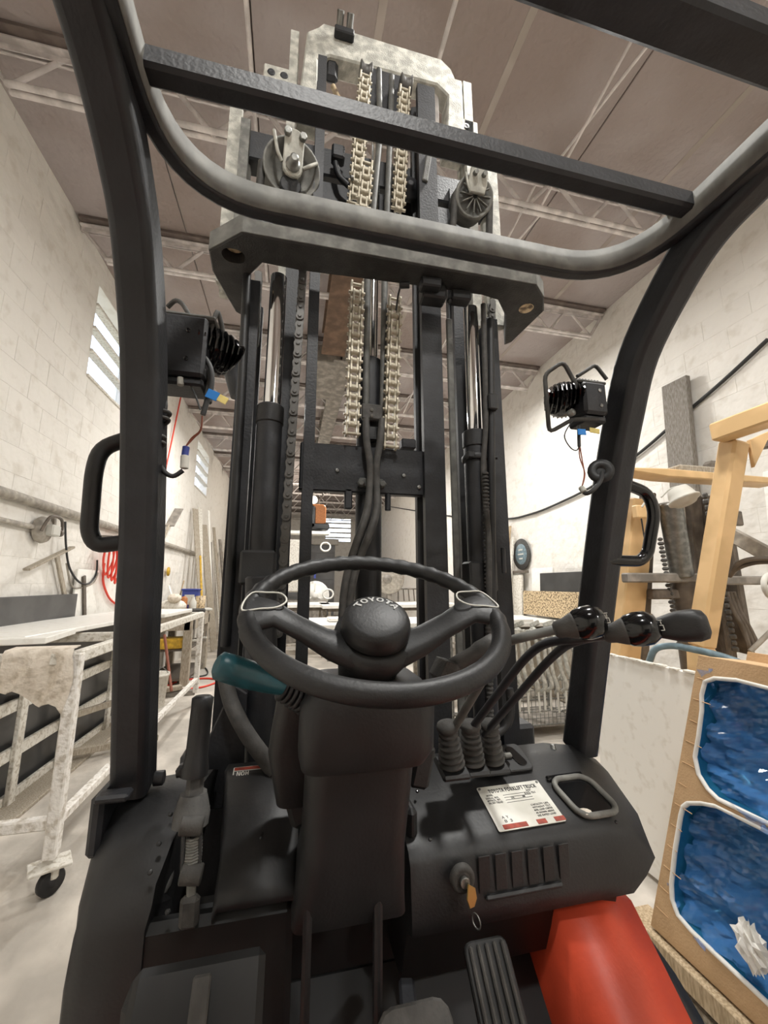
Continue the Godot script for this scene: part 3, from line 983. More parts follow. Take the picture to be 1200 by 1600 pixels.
func mast() -> void:
	var t := truck
	var yp := 2.285   # underside of the top plate
	# rails
	put(i_rail(-0.145, 0.12, yp, -1.24, -1.10, 0.048), "outer_rail", M.paint, t)
	put(i_rail(0.622, 0.12, yp, -1.24, -1.10, 0.050), "outer_rail", M.paint, t)
	put(i_rail(0.037, 0.2, 3.2, -1.20, -1.10, 0.030), "inner_rail", M.paint, t)
	put(i_rail(0.412, 0.2, 3.2, -1.20, -1.10, 0.066), "inner_rail", M.paint, t)
	put(B.new().box(Vector3(0.470, 1.2, -1.095), Vector3(0.020, 2.1, 0.012), 0.003), "rail_strip", M.paint_dusty, t)
	put(i_rail(-0.03, 0.2, 2.9, -1.27, -1.20, 0.05), "middle_rail", M.paint, t)
	put(i_rail(0.56, 0.2, 2.9, -1.27, -1.20, 0.05), "middle_rail", M.paint, t)
	# top plate with swept back ends and lifting holes
	var yb := 2.285
	var pl := [Vector3(-0.1563, 2.285, -0.9412), Vector3(-0.2503, 2.285, -1.0204), Vector3(-0.254, 2.285, -1.0975), Vector3(-0.2121, 2.285, -1.2663), Vector3(-0.1822, 2.285, -1.2893), Vector3(-0.1736, 2.285, -1.1494), Vector3(-0.1473, 2.285, -1.0853), Vector3(-0.1118, 2.285, -1.0334), Vector3(-0.006, 2.285, -1.0378), Vector3(0.3147, 2.285, -1.0203), Vector3(0.545, 2.285, -1.0118), Vector3(0.607, 2.285, -1.021), Vector3(0.6707, 2.285, -1.0856), Vector3(0.7513, 2.285, -1.2366), Vector3(0.7687, 2.285, -1.2117), Vector3(0.7809, 2.285, -1.0338), Vector3(0.7425, 2.285, -0.9778), Vector3(0.6866, 2.285, -0.9345)]
	var poly := []
	for p in pl: poly.append(Vector2(p.x, p.z))
	var hc := Vector2(Vector3(-0.1869, 2.285, -1.0234).x, Vector3(-0.1869, 2.285, -1.0234).z)
	var hole := off(rect(0.062, 0.05, 0.024, 4), hc)
	put(B.new().plate(poly, 0.062, Transform3D(Basis(RT, BK, UP), Vector3(0, yb, 0)), 0.004, hole), "top_plate", M.plate_dusty, t)
	put(B.new().cyl(Vector3(hc.x, yb + 0.03, hc.y), Vector3(hc.x, yb + 0.06, hc.y), 0.026, 16), "hole_plug", M.granite, t)
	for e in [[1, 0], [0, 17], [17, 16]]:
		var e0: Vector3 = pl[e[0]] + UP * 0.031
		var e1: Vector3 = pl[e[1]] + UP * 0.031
		put(B.new().beam(e0, e1, 0.003, 0.056, 0.001), "lit_dust_face", M.lit_dust_face, t, "painted light and pale dust on the near edge of the top plate")  # lit near edge painted paler than the plate, dust included
	var h2 := Vector3(0.7145, 2.285, -1.0331)
	put(B.new().lathe(h2 - UP * 0.0015, UP, [Vector2(0.022, 0), Vector2(0.024, 0.002), Vector2(0.012, 0.003)], 20), "hole_plug", M.granite, t)
	# latch block under the plate
	var lb := hub_node("valve_block", Vector3(0.4056, 2.26, -0.9925), t)
	put(B.new().box(Vector3(0.3868, 2.262, -1.0187), Vector3(0.075, 0.045, 0.05), 0.005, Basis(UP, -0.06)), "housing", M.plastic, lb)
	put(B.new().box(Vector3(0.3676, 2.268, -0.9871), Vector3(0.06, 0.03, 0.04), 0.004, Basis(UP, -0.06)), "housing", M.plastic, lb)
	put(B.new().box(Vector3(0.4709, 2.262, -1.0107), Vector3(0.062, 0.034, 0.04), 0.005, Basis(UP, -0.06)), "coil", M.plastic, lb)
	put(B.new().cyl(Vector3(0.3058, 2.262, -0.9914), Vector3(0.2772, 2.262, -1.0006), 0.010, 10), "plug", M.rubber, lb)
	for k in 2: put(B.new().ball(Vector3(0.4174, 2.246, -1.0136).lerp(Vector3(0.4364, 2.246, -1.0092), k), Vector3(0.008, 0.008, 0.008), 10), "bolt", M.plastic, lb)
	put(B.new().tube(curve([Vector3(0.2816, 2.262, -1.0022), Vector3(0.2812, 2.2518, -1.03), Vector3(0.2803, 2.2169, -1.05)], 4), 0.003, 6), "wire", M.cable, lb)
	# lift cylinders beside the rails
	for s in [0, 1]:
		var x: float = [-0.072, 0.533][s]
		var z: float = [-1.075, -1.075][s]
		var ch := hub_node("lift_cylinder", Vector3(x, 0.2, z), t)
		var yt: float = [1.835, 1.815][s]
		put(B.new().cyl(Vector3(x, 0.2, z), Vector3(x, yt, z), 0.034, 20), "barrel", M.paint, ch)
		put(B.new().cyl(Vector3(x + 0.0, yt - 0.01, z), Vector3(x, yt + 0.045, z), 0.037, 20), "gland", M.rubber, ch)
		put(B.new().cyl(Vector3(x + 0.004, yt + 0.03, z), Vector3(x + 0.004, yp, z), 0.0235, 20), "rod", M.chrome, ch)
		put(B.new().box(Vector3(x - 0.008, [1.44, 1.42][s], z + 0.012), Vector3(0.085, 0.085, 0.06), 0.006), "bracket", M.plastic, ch)
		put(B.new().cyl(Vector3(x, 0.3, z), Vector3(x, 0.9, z), 0.042, 20), "base", M.paint, ch)
	put(B.new().cyl(Vector3(0.578, 1.43, -1.02), Vector3(0.578, 1.50, -1.02), 0.007, 8), "clip", M.plastic, t)
	# clamp and ribbed conduit on the right cylinder
	var rb := [Vector3(0.533, 2.27, -1.035)]
	put(B.new().tube(curve([Vector3(0.56, 2.27, -1.03), Vector3(0.553, 1.9, -1.035), Vector3(0.535, 1.72, -1.032), Vector3(0.53, 1.5, -1.01), Vector3(0.525, 1.2, -1.03), Vector3(0.52, 0.9, -1.03)], 8), 0.0085, 8), "conduit", M.rubber_dusty, t)
	var ribs := B.new()
	for k in 70:
		var y := 0.95 + k * 0.011
		ribs.lathe(Vector3(lerpf(0.52, 0.533, (y - 0.9) / 0.82), y, -1.027 + 0.01 * sin((y - 1.2) * 3.0)), UP, [Vector2(0.0085, 0), Vector2(0.0105, 0.003), Vector2(0.0085, 0.006)], 8)
	put(ribs, "conduit_ribs", M.rubber_dusty, t)
	put(B.new().lathe(Vector3(0.533, 1.765, -1.075), UP, [Vector2(0.040, 0), Vector2(0.0415, 0.004), Vector2(0.0415, 0.012), Vector2(0.040, 0.016)], 20), "hose_clamp", M.rubber, t)
	put(B.new().box(Vector3(0.50, 1.773, -1.042), Vector3(0.022, 0.02, 0.022), 0.003), "clamp_screw", M.rubber, t)
	put(B.new().cyl(Vector3(0.575, 1.773, -1.05), Vector3(0.59, 1.773, -1.045), 0.006, 8), "clamp_screw", M.rubber, t)
	# crossbeam
	var y0 := 1.662
	var cb := hub_node("crossbeam", Vector3(0.222, y0, -1.13), t)
	put(B.new().box(Vector3(0.225, y0 + 0.07, -1.135), Vector3(0.425, 0.142, 0.03), 0.004), "beam", M.paint, cb)
	for p in [Vector3(0.1196, 1.723, -1.118), Vector3(0.3192, 1.7201, -1.118), Vector3(0.3669, 1.6872, -1.118)]:
		put(B.new().lathe(p, BK, [Vector2(0.006, -0.002), Vector2(0.006, 0.002), Vector2(0.003, 0.002)], 10), "bolt", M.steel, cb)
	put(B.new().box(Vector3(0.219, 1.6899, -1.115), Vector3(0.075, 0.028, 0.012), 0.004), "hose_saddle", M.paint_dusty, cb)
	for u in 2:
		put(B.new().lathe([Vector3(0.1875, 1.6863, -1.108), Vector3(0.25, 1.6861, -1.108)][u], BK, [Vector2(0.012, 0), Vector2(0.012, 0.006), Vector2(0.007, 0.010)], 6), "bolt", M.paint_dusty, cb)
	put(B.new().box(Vector3(0.3358, 1.8221, -1.13), Vector3(0.045, 0.03, 0.03), 0.003), "lug", M.paint, cb)
	put(B.new().cyl(Vector3(0.2726, 1.6672, -1.13), Vector3(0.2725, 1.613, -1.13), 0.009, 8), "stud", M.paint, cb)
	put(B.new().box(Vector3(0.1542, 1.6421, -1.13), Vector3(0.022, 0.06, 0.02), 0.003), "lug", M.paint, cb)
	# free lift cylinder in the middle with its two steel pipes
	var fc := hub_node("centre_cylinder", Vector3(0.225, 0.4, -1.16), t)
	put(B.new().cyl(Vector3(0.222, 0.4, -1.17), Vector3(0.222, 2.11, -1.17), 0.040, 20), "barrel", M.paint, fc)
	put(B.new().cyl(Vector3(0.232, 2.11, -1.17), Vector3(0.240, 3.12, -1.17), 0.017, 16), "rod", M.chrome, fc)
	for s in [0, 1]:
		put(B.new().tube([[Vector3(0.2031, 1.8888, -1.12), Vector3(0.2034, 2.3824, -1.12), Vector3(0.2447, 2.952, -1.12), Vector3(0.2459, 3.2839, -1.15)], [Vector3(0.2546, 1.8937, -1.12), Vector3(0.2607, 2.3935, -1.12), Vector3(0.2819, 2.9911, -1.12), Vector3(0.295, 3.2712, -1.15)]][s], 0.0105, 10), "pipe", M.paint_dusty, fc)
	put(B.new().box(Vector3(0.2178, 1.9042, -1.105), Vector3(0.065, 0.05, 0.02), 0.004), "pipe_clamp", M.rubber_dusty, fc)
	for k in 2: put(B.new().cyl([Vector3(0.2163, 1.9111, -1.098), Vector3(0.2164, 1.8909, -1.098)][k], [Vector3(0.2147, 1.9074, -1.09), Vector3(0.2149, 1.8873, -1.09)][k], 0.005, 6), "bolt", M.steel, fc)
	put(B.new().box(Vector3(0.2191, 1.8434, -1.12), Vector3(0.04, 0.05, 0.02), 0.006), "fitting", M.rubber, fc)
	# hoses down from the clamp
	put(B.new().tube(curve([Vector3(0.1995, 1.88, -1.1), Vector3(0.2001, 1.8069, -1.09), Vector3(0.21, 1.7401, -1.09), Vector3(0.2104, 1.6832, -1.09), Vector3(0.1999, 1.5974, -1.08), Vector3(0.1706, 1.5141, -1.06), Vector3(0.1431, 1.4204, -1.05), Vector3(0.1332, 1.3234, -1.05), Vector3(0.1355, 1.1989, -1.05)], 6), 0.0105, 10), "hose", M.rubber_dusty, t)
	put(B.new().tube(curve([Vector3(0.2481, 1.8847, -1.1), Vector3(0.2401, 1.8102, -1.09), Vector3(0.2289, 1.7414, -1.09), Vector3(0.2291, 1.6786, -1.09), Vector3(0.2272, 1.5985, -1.08), Vector3(0.2003, 1.5235, -1.06), Vector3(0.1665, 1.4371, -1.05), Vector3(0.1511, 1.3391, -1.05), Vector3(0.1565, 1.198, -1.05)], 6), 0.0105, 10), "hose", M.rubber_dusty, t)
	# chains
	chain("lift_chain", Vector3(-0.0004, 2.2965, -1.06), Vector3(-0.0243, 1.2639, -1.06), BK, 0.029, 0.020, true)
	chain("lift_chain", Vector3(0.1674, 2.3243, -1.1), Vector3(0.1567, 1.803, -1.1), RT, 0.029, 0.034, false)
	chain("lift_chain", Vector3(0.2896, 2.294, -1.1), Vector3(0.2715, 1.7965, -1.1), RT, 0.029, 0.034, false)
	chain("lift_chain", Vector3(0.1903, 3.1938, -1.12), Vector3(0.1562, 2.6265, -1.12), RT, 0.029, 0.034, false)
	chain("lift_chain", Vector3(0.1908, 2.7665, -1.08), Vector3(0.1796, 2.5898, -1.08), RT, 0.029, 0.034, false)
	chain("lift_chain", Vector3(0.3355, 3.1803, -1.12), Vector3(0.3078, 2.6508, -1.12), RT, 0.029, 0.034, false)
	chain("lift_chain", Vector3(0.6635, 2.388, -1.16), Vector3(0.6316, 2.0514, -1.16), BK, 0.029, 0.020, true)
	chain("lift_chain", Vector3(-0.1369, 2.3621, -1.18), Vector3(-0.1353, 2.121, -1.18), BK, 0.029, 0.020, true)
	# tall front rails above the plate, tie beam, header of the middle stage
	put(i_rail(-0.245, 2.33, 3.03, -1.27, -1.19, 0.04), "upright", M.dust_steel, t)
	put(i_rail(-0.208, 2.33, 2.95, -1.26, -1.17, 0.03), "upright", M.cast, t)
	put(i_rail(0.715, 2.33, 3.03, -1.27, -1.19, 0.04), "upright", M.dust_steel, t)
	put(B.new().box(Vector3(0.235, 2.90, -1.245), Vector3(0.93, 0.12, 0.07), 0.006), "tie_beam", M.paint, t)
	put(B.new().box(Vector3(0.235, 2.76, -1.22), Vector3(0.66, 0.10, 0.03), 0.006), "tie_beam", M.paint, t)
	# header: chamfered arch of thick plate
	var yh := 3.22
	var outline := [Vector3(-0.0454, 3.0534, -1.2), Vector3(-0.0206, 3.4559, -1.2), Vector3(0.019, 3.4938, -1.2), Vector3(0.0376, 3.5204, -1.2), Vector3(0.5196, 3.5206, -1.2), Vector3(0.5633, 3.483, -1.2), Vector3(0.5788, 3.442, -1.2), Vector3(0.6069, 3.442, -1.2), Vector3(0.6097, 3.0757, -1.2), Vector3(0.5262, 3.0759, -1.2), Vector3(0.5423, 3.3443, -1.2), Vector3(0.4968, 3.3837, -1.2), Vector3(0.0681, 3.3716, -1.2), Vector3(0.0235, 3.3366, -1.2), Vector3(0.0318, 3.0495, -1.2)]
	var oo := []
	for p in outline: oo.append(Vector2(p.x, p.y))
	put(B.new().plate(oo, -0.075, Transform3D(Basis(), Vector3(0, 0, -1.20)), 0.006), "mast_header", M.dust_steel, t)
	put(i_rail(-0.065, 2.33, 3.46, -1.30, -1.21, 0.030), "middle_rail", M.dust_steel, t)
	put(i_rail(0.635, 2.33, 3.46, -1.30, -1.21, 0.036), "middle_rail", M.dust_steel, t)
	for p in [[Vector3(-0.1227, 3.2247, -1.22), 2], [Vector3(0.6384, 3.2198, -1.22), 1]]:
		var c: Vector3 = p[0]
		var e := hub_node("bolt_plate", c, t)
		put(B.new().box(c, Vector3(0.09 if p[1] == 2 else 0.07, 0.085, 0.02), 0.004), "plate", M.dust_steel, e)
		for k in int(p[1]):
			put(B.new().lathe(c + Vector3(-0.018 + k * 0.045, 0.005, 0.009), BK, [Vector2(0.015, 0), Vector2(0.013, 0.004), Vector2(0.006, 0.002)], 14), "bolt", M.paint, e)
	for k in 2:
		var p: Vector3 = [Vector3(0.0997, 3.4914, -1.18), Vector3(0.1366, 3.4903, -1.18)][k]
		put(B.new().cyl(p, p + Vector3(0, 0.02, 0.035), 0.013, 6), "header_bolt", M.steel, t)
	put(B.new().box(Vector3(0.1179, 3.4692, -1.185), Vector3(0.075, 0.028, 0.03), 0.004), "stop_block", M.paint, t)
	# hooks and levers in the arch
	put(B.new().box(Vector3(0.0764, 3.3477, -1.23), Vector3(0.05, 0.11, 0.03), 0.012), "stop_lug", M.paint, t)
	put(B.new().tube(curve([Vector3(0.081, 3.2269, -1.2), Vector3(0.091, 3.2063, -1.2), Vector3(0.101, 3.1829, -1.2), Vector3(0.1157, 3.164, -1.2)], 4), 0.010, 8), "grease_line", M.granite, t)
	put(B.new().plate([Vector2(-0.03, -0.2), Vector2(0.03, -0.2), Vector2(0.03, 0.03), Vector2(0.0, 0.05)], 0.02, Transform3D(Basis(), Vector3(0.4759, 3.3106, -1.23)), 0.003), "bracket", M.mast_dirty, t)
	put(B.new().beam(Vector3(0.3787, 3.1681, -1.2), Vector3(0.4371, 3.2331, -1.2), 0.02, 0.018), "lever", M.cast, t)
	put(B.new().beam(Vector3(0.4161, 2.8867, -1.1), Vector3(0.3973, 2.7686, -1.1), 0.018, 0.02, 0.003), "hook_bar", M.paint_dusty, t)
	put(B.new().box(Vector3(0.1028, 2.8714, -1.16), Vector3(0.045, 0.055, 0.04), 0.006), "chain_anchor", M.paint, t)
	put(B.new().tube(curve([Vector3(0.0946, 2.8368, -1.16), Vector3(0.1089, 2.7875, -1.16), Vector3(0.1428, 2.7569, -1.16)], 4), 0.011, 8), "chain_anchor", M.paint, t)
	put(B.new().lathe(Vector3(0.3563, 2.7848, -1.14), BK, [Vector2(0.045, -0.02), Vector2(0.045, 0.0), Vector2(0.014, 0.004), Vector2(0.014, 0.016), Vector2(0.008, 0.018)], 22), "chain_roller", M.paint, t)
	put(B.new().cyl(Vector3(0.1413, 2.7184, -1.1), Vector3(0.1498, 2.7207, -1.1), 0.008, 8), "pin", M.steel, t)
	for k in 2:
		put(B.new().lathe([Vector3(0.1971, 3.2578, -1.16), Vector3(0.35, 3.2509, -1.16)][k], RT, [Vector2(0.035, -0.022), Vector2(0.04, -0.02), Vector2(0.03, -0.008), Vector2(0.03, 0.008), Vector2(0.04, 0.02), Vector2(0.035, 0.022)], 20), "chain_wheel", M.chain_dark, t)
	put(B.new().box(Vector3(0.2821, 3.25, -1.2), Vector3(0.17, 0.20, 0.03), 0.006), "cylinder_head", M.paint, t)
	# hose pulleys
	pulley(Vector3(-0.0466, 2.6782, -1.08), 0.088, Vector3(0.16, -0.30, 0.95), 0)
	pulley(Vector3(0.5758, 2.7369, -1.08), 0.066, Vector3(-0.02, -0.42, 0.95), 1)
	# thin hoses at the outer sides of the mast
	put(B.new().tube([Vector3(0.5873, 2.2274, -1.04), Vector3(0.5594, 1.605, -1.04), Vector3(0.5439, 1.2329, -1.04)], 0.012, 10), "side_hose", M.rubber, t)
	put(B.new().tube(curve([Vector3(-0.1591, 2.2973, -1.09), Vector3(-0.1523, 1.9452, -1.09), Vector3(-0.1498, 1.4848, -1.09), Vector3(-0.1496, 1.2486, -1.09)], 4), 0.012, 10), "side_hose", M.rubber, t)
	put(B.new().box(Vector3(0.5715, 1.938, -1.03), Vector3(0.03, 0.05, 0.03), 0.004), "side_hose_clip", M.rubber, t)
	put(B.new().lathe(Vector3(-0.1793, 2.0094, -1.2), Vector3(-0.2, 0.95, 0.1), [Vector2(0.03, -0.05), Vector2(0.04, 0.05), Vector2(0.032, 0.05), Vector2(0.028, 0.02)], 16), "cup", M.paint, t)
	# hinge block and tilt hoses at the foot of the mast
	put(B.new().tube(curve([Vector3(-0.1261, 1.2029, -0.95), Vector3(-0.1077, 1.1564, -0.93), Vector3(-0.0698, 1.0993, -0.91), Vector3(-0.0138, 1.0407, -0.88)], 5), 0.0155, 12), "tilt_hose", M.rubber_dusty, t)
	put(B.new().cyl(Vector3(-0.0461, 1.0023, -1), Vector3(-0.0678, 1.4186, -1), 0.036, 20), "tilt_cylinder", M.paint, t)
	put(B.new().plate([Vector2(-0.04, -0.12), Vector2(0.05, -0.12), Vector2(0.05, 0.10), Vector2(0.02, 0.12), Vector2(-0.03, 0.0)], 0.02, Transform3D(Basis(), Vector3(-0.1305, 1.0679, -0.98)), 0.003), "foot_bracket", M.paint, t)
	put(B.new().box(Vector3(0.235, 0.55, -1.17), Vector3(0.95, 0.9, 0.10), 0.01), "carriage", M.paint, t)
	for x in [0.0, 0.47]:
		put(B.new().plate([Vector2(0, 0.1), Vector2(0.05, 0.1), Vector2(1.1, 0.06), Vector2(1.1, 0.05), Vector2(0.05, 0.05), Vector2(0.05, 0.6), Vector2(0, 0.6)], 0.11, Transform3D(Basis(FW, UP, RT), Vector3(x - 0.055, 0.0, -1.25)), 0.004), "fork", M.paint, t)


func pulley(c: Vector3, r: float, ax: Vector3, kind: int) -> void:
	var a := ax.normalized()
	var p := hub_node("hose_pulley", c, truck)
	var bs := look(a)
	if kind == 0:
		put(B.new().lathe(c - a * 0.05, a, [Vector2(r * 0.98, 0.0), Vector2(r * 1.02, 0.006), Vector2(r * 0.86, 0.02), Vector2(r * 0.86, 0.03), Vector2(r * 1.0, 0.046), Vector2(r * 1.0, 0.056), Vector2(r * 0.93, 0.055), Vector2(r * 0.74, 0.03), Vector2(r * 0.3, 0.024)], 36), "sheave", M.cast, p)
		put(B.new().plate(off(rect(0.06, 0.135, 0.025), Vector2(0, 0.035)), 0.014, Transform3D(bs, c + a * 0.006), 0.003), "bracket", M.dust_steel, p)
		put(B.new().plate(off(rect(0.066, 0.05, 0.024), Vector2(0, -0.05)), 0.02, Transform3D(bs, c - a * 0.012), 0.003), "bracket_foot", M.paint, p)
	else:
		for k in 3:
			put(B.new().lathe(c - a * (0.02 + 0.026 * k), a, [Vector2(r * 0.98, -0.012), Vector2(r * 1.02, -0.009), Vector2(r * 0.88, 0.0), Vector2(r * 1.02, 0.009), Vector2(r * 0.98, 0.012)], 32), "sheave", M.paint_dusty, p)
		put(B.new().lathe(c - a * 0.012, a, [Vector2(r * 1.06, 0.0), Vector2(r * 1.06, 0.010), Vector2(r * 0.94, 0.012), Vector2(r * 0.84, 0.002), Vector2(r * 0.2, 0.0)], 36), "dish", M.cast, p)
		for k in 12:
			var d := (bs.x * cos(TAU * k / 12) + bs.y * sin(TAU * k / 12))
			put(B.new().beam(c + d * r * 0.16, c + d * r * 0.84 + a * 0.004, 0.004, 0.012, 0.001, a), "spoke", M.cast, p)
		put(B.new().plate([Vector2(-0.026, 0.0), Vector2(0.028, 0.0), Vector2(0.034, 0.03), Vector2(0.03, 0.075), Vector2(-0.03, 0.075), Vector2(-0.034, 0.03)], 0.014, Transform3D(bs, c + a * 0.006), 0.003), "bracket", M.dust_steel, p)
	for s in [-1.0, 1.0]:
		var q: Vector3 = c + bs.x * s * (0.023 if kind == 0 else 0.016) + bs.y * (0.082 if kind == 0 else 0.055) + a * 0.018
		put(B.new().cyl(q, q + a * 0.018, 0.0115 if kind == 0 else 0.009, 6), "bolt", M.steel, p)
		if kind == 0 or s < 0:
			var e := 1.0 if kind == 0 else 0.72
			put(B.new().tube(bend([c + (bs.x * s * 0.032 + bs.y * 0.002) * e + a * 0.014, c + (bs.x * s * 0.047 + bs.y * (0.012 if s > 0 else 0.02)) * e + a * 0.018, c + (bs.x * s * (0.075 if s > 0 else 0.062) + bs.y * (0.04 if s > 0 else 0.085)) * e + a * 0.004], 0.02, 4), 0.0055 if kind == 0 else 0.004, 8), "hose_guide", M.dust_steel, p)
	if kind == 0:
		put(B.new().lathe(c + a * 0.02, a, [Vector2(0.022, 0), Vector2(0.022, 0.006), Vector2(0.016, 0.006), Vector2(0.013, 0.034), Vector2(0.008, 0.036)], 12), "axle_bolt", M.steel, p)
	for s in [-1.0, 1.0]:  # hoses that run over the sheave
		var arc := []
		for k in 9:
			var t = PI * (0.5 + 0.5 * s) - s * PI * k / 16.0
			arc.append(c - a * 0.025 + (bs.x * cos(PI - t) + bs.y * sin(t)) * r * 0.98)
		var e = c - a * 0.025 + bs.x * s * -r * 0.98
		put(B.new().tube([c - a * 0.02 + bs.x * s * r * 1.0, c - a * 0.05 + bs.x * s * r * 1.1 + Vector3(0, -0.25, -0.02)], 0.012, 10), "hose", M.rubber_dusty, p)

func body() -> void:
	var t := truck
	# --- right cowl: a shell lofted across the truck
	var rows := []
	for q in [[0.215, 0.0], [0.225, 0.0], [0.40, 0.0], [0.60, 0.0], [0.66, 0.012], [0.705, 0.05]]:
		var x: float = q[0]
		var d: float = q[1]
		var out = q[1] * 1.4
		var row := []
		for p in [[-0.96, 0.72, 0.02], [-0.965, 1.005, 0.07], [-0.95, 1.017, 0.06], [-0.90, 1.01, 0.05], [-0.80, 0.972, 0.03], [-0.765, 0.9587, 0.01], [-0.745, 0.948, 0.0], [-0.735, 0.932, 0.0], [-0.728, 0.86, -0.03], [-0.73, 0.835, -0.06], [-0.76, 0.822, -0.07], [-0.80, 0.72, -0.06]]:
			var k := clampf((x - 0.55) / 0.155, 0.0, 1.0)
			var yy: float = p[1] - d * (1.0 if p[1] > 0.9 else 0.0)
			row.append(Vector3(x + p[2] * k + out * 0.0, yy, p[0]))
		rows.append(row)
	var rc := put(B.new().loft(rows, 1), "right_cowl", M.plastic, t)
	# seams and details on it
	put(B.new().box(Vector3(0.228, 0.98, -0.86), Vector3(0.02, 0.05, 0.2), 0.008), "edge_rim", M.plastic, rc)
	# data plate lying on the sloping top
	var nrm := Vector3(0, 0.935, 0.355).normalized()
	var pc := Vector3(0.4587, 0.9717, -0.7964)
	var bs := Basis(UP, 0.02) * Basis(RT, nrm.cross(RT).normalized(), nrm)
	var dn := bs.y
	if bs.y.z > 0.0: bs = Basis(bs.x, -bs.y, bs.z)
	bs = Basis(bs.x, nrm.cross(bs.x), nrm)
	var dp := hub_node("data_plate", pc, t)
	put(B.new().plate(rect(0.142, 0.094, 0.003), 0.0016, Transform3D(bs, pc), 0.0003), "plate", M.label, dp)
	var top := pc + nrm * 0.0019
	letters("TOYOTA FORKLIFT TRUCK", 0.0085, top + bs.y * 0.0345 + bs.x * 0.004, bs, M.ink, "lettering", dp, 0.0006, 0.108, true)
	var lines := [["MODEL", -0.052, 0.026], ["SERIAL NO.", -0.049, 0.020], ["APPROX. WT.", -0.048, 0.0145], ["FRONT TREAD", -0.047, 0.009], ["MAST", 0.036, 0.0265], ["BACK TILT", 0.036, 0.020], ["IN.", -0.006, 0.0145], ["MM", 0.018, 0.0145]]
	for l in lines:
		letters(l[0], 0.0036, top + bs.x * l[1] + bs.y * l[2], bs, M.ink, "lettering", dp, 0.0005, minf(0.0028 * l[0].length(), 0.03))
	var tl := ["CAPACITY LBS.", "WITHOUT TILT", "MAX. LOAD CENTER", "AS SHOWN ABOVE", "SEE RATED LOAD"]
	for k in 5:
		letters(tl[k], 0.0034, top + bs.x * 0.041 + bs.y * (-0.006 - k * 0.0058), bs, M.ink, "lettering", dp, 0.0005, 0.04)
	for k in 4:
		put(B.new().box(top + bs.x * 0.006 + bs.y * (0.0228 - k * 0.0056), Vector3(0.06, 0.0005, 0.0005), 0, bs), "rule_line", M.ink, dp)
	for q in [[-0.04, 0.050], [0.016, 0.02], [0.055, 0.022]]:
		put(B.new().box(top + bs.x * (q[0] + 0.006) - bs.y * 0.0405, Vector3(q[1], 0.009, 0.0006), 0, bs), "red_band", M.red_ink, dp)
	letters("A  Y", 0.005, top + bs.x * -0.045 - bs.y * 0.022, bs, M.ink, "lettering", dp, 0.0005, 0.014)
	letters("B  3", 0.005, top + bs.x * -0.042 - bs.y * 0.030, bs, M.ink, "lettering", dp, 0.0005, 0.016)
	put(B.new().lathe(top + bs.x * 0.066 + bs.y * 0.042, nrm, [Vector2(0.003, 0), Vector2(0.0028, 0.0012), Vector2(0.001, 0.0012)], 10), "rivet", M.steel, dp)
	put(B.new().lathe(top - bs.x * 0.066 + bs.y * 0.042, nrm, [Vector2(0.003, 0), Vector2(0.0028, 0.0012), Vector2(0.001, 0.0012)], 10), "rivet", M.steel, dp)
	# tray with a pale rim
	var tc := Vector3(0.6032, 0.9709, -0.7944)
	var tr := hub_node("tray", tc, t)
	var ring := []
	for p in rect(0.090, 0.088, 0.024, 5): ring.append(tc + nrm * 0.004 + bs.x * (p.x + p.y * -0.12) + bs.y * p.y)
	put(B.new().tube(ring, 0.006, 8, true), "rim", M.cast, tr)
	put(B.new().plate(rect(0.088, 0.086, 0.022), 0.002, Transform3D(bs, tc + nrm * 0.0005), 0.0), "floor", M.gloss_black, tr)
	put(B.new().box(tc + bs.y * 0.05 - bs.x * 0.008 + nrm * 0.003, Vector3(0.09, 0.012, 0.006), 0.003, bs), "recess", M.gloss_black, tr)
	put(B.new().ball(tc - bs.x * 0.026 - bs.y * 0.034 + nrm * 0.004, Vector3(0.014, 0.004, 0.012), 10), "crumb", M.cloth, tr)
	# socket frame for two missing levers
	var sc := Vector3(0.4876, 1.0099, -0.897)
	var sf := hub_node("lever_slots", sc, t)
	put(B.new().plate(rect(0.10, 0.075, 0.012), 0.008, Transform3D(bs, sc), 0.002), "frame", M.plastic, sf)
	for k in 2:
		put(B.new().plate(rect(0.024, 0.056, 0.010), 0.003, Transform3D(Basis(nrm, 0.25) * bs, sc + bs.x * (-0.018 + 0.042 * k) + nrm * 0.007), 0.001), "slot", M.gloss_black, sf)
	put(B.new().box(sc + bs.x * 0.003 + nrm * 0.012, Vector3(0.02, 0.012, 0.01), 0.003, bs), "latch", M.cast, sf)
	# fuse cover, key switch
	for k in 6:
		put(B.new().box(Vector3(0.3456, 0.9086, -0.7285).lerp(Vector3(0.377, 0.9084, -0.7285), k), Vector3(0.021, 0.055, 0.0016), 0.0008), "fuse_flap", M.plastic, rc)
	put(B.new().box(Vector3(0.4196, 0.8738, -0.727), Vector3(0.15, 0.008, 0.010), 0.003), "ledge", M.plastic, rc)
	var kp := Vector3(0.2986, 0.9178, -0.715)
	var ks := hub_node("key_switch", kp, t)
	put(B.new().lathe(kp, BK, [Vector2(0.021, -0.004), Vector2(0.021, 0.004), Vector2(0.016, 0.008), Vector2(0.012, 0.006)], 22), "bezel", M.rubber_dusty, ks)
	put(B.new().cyl(kp, kp + Vector3(0, 0, 0.014), 0.0085, 14), "barrel", M.steel, ks)
	var kb := Basis(BK, 0.35)
	put(B.new().plate([Vector2(0, 0.006), Vector2(0.012, -0.012), Vector2(0.010, -0.028), Vector2(0, -0.034), Vector2(-0.010, -0.028), Vector2(-0.011, -0.012)], 0.0022, Transform3D(Basis(UP, 0.5) * kb, kp + Vector3(0.003, -0.002, 0.018)), 0.0004), "key", M.brass, ks, "brass key in the switch")
	var rg := []
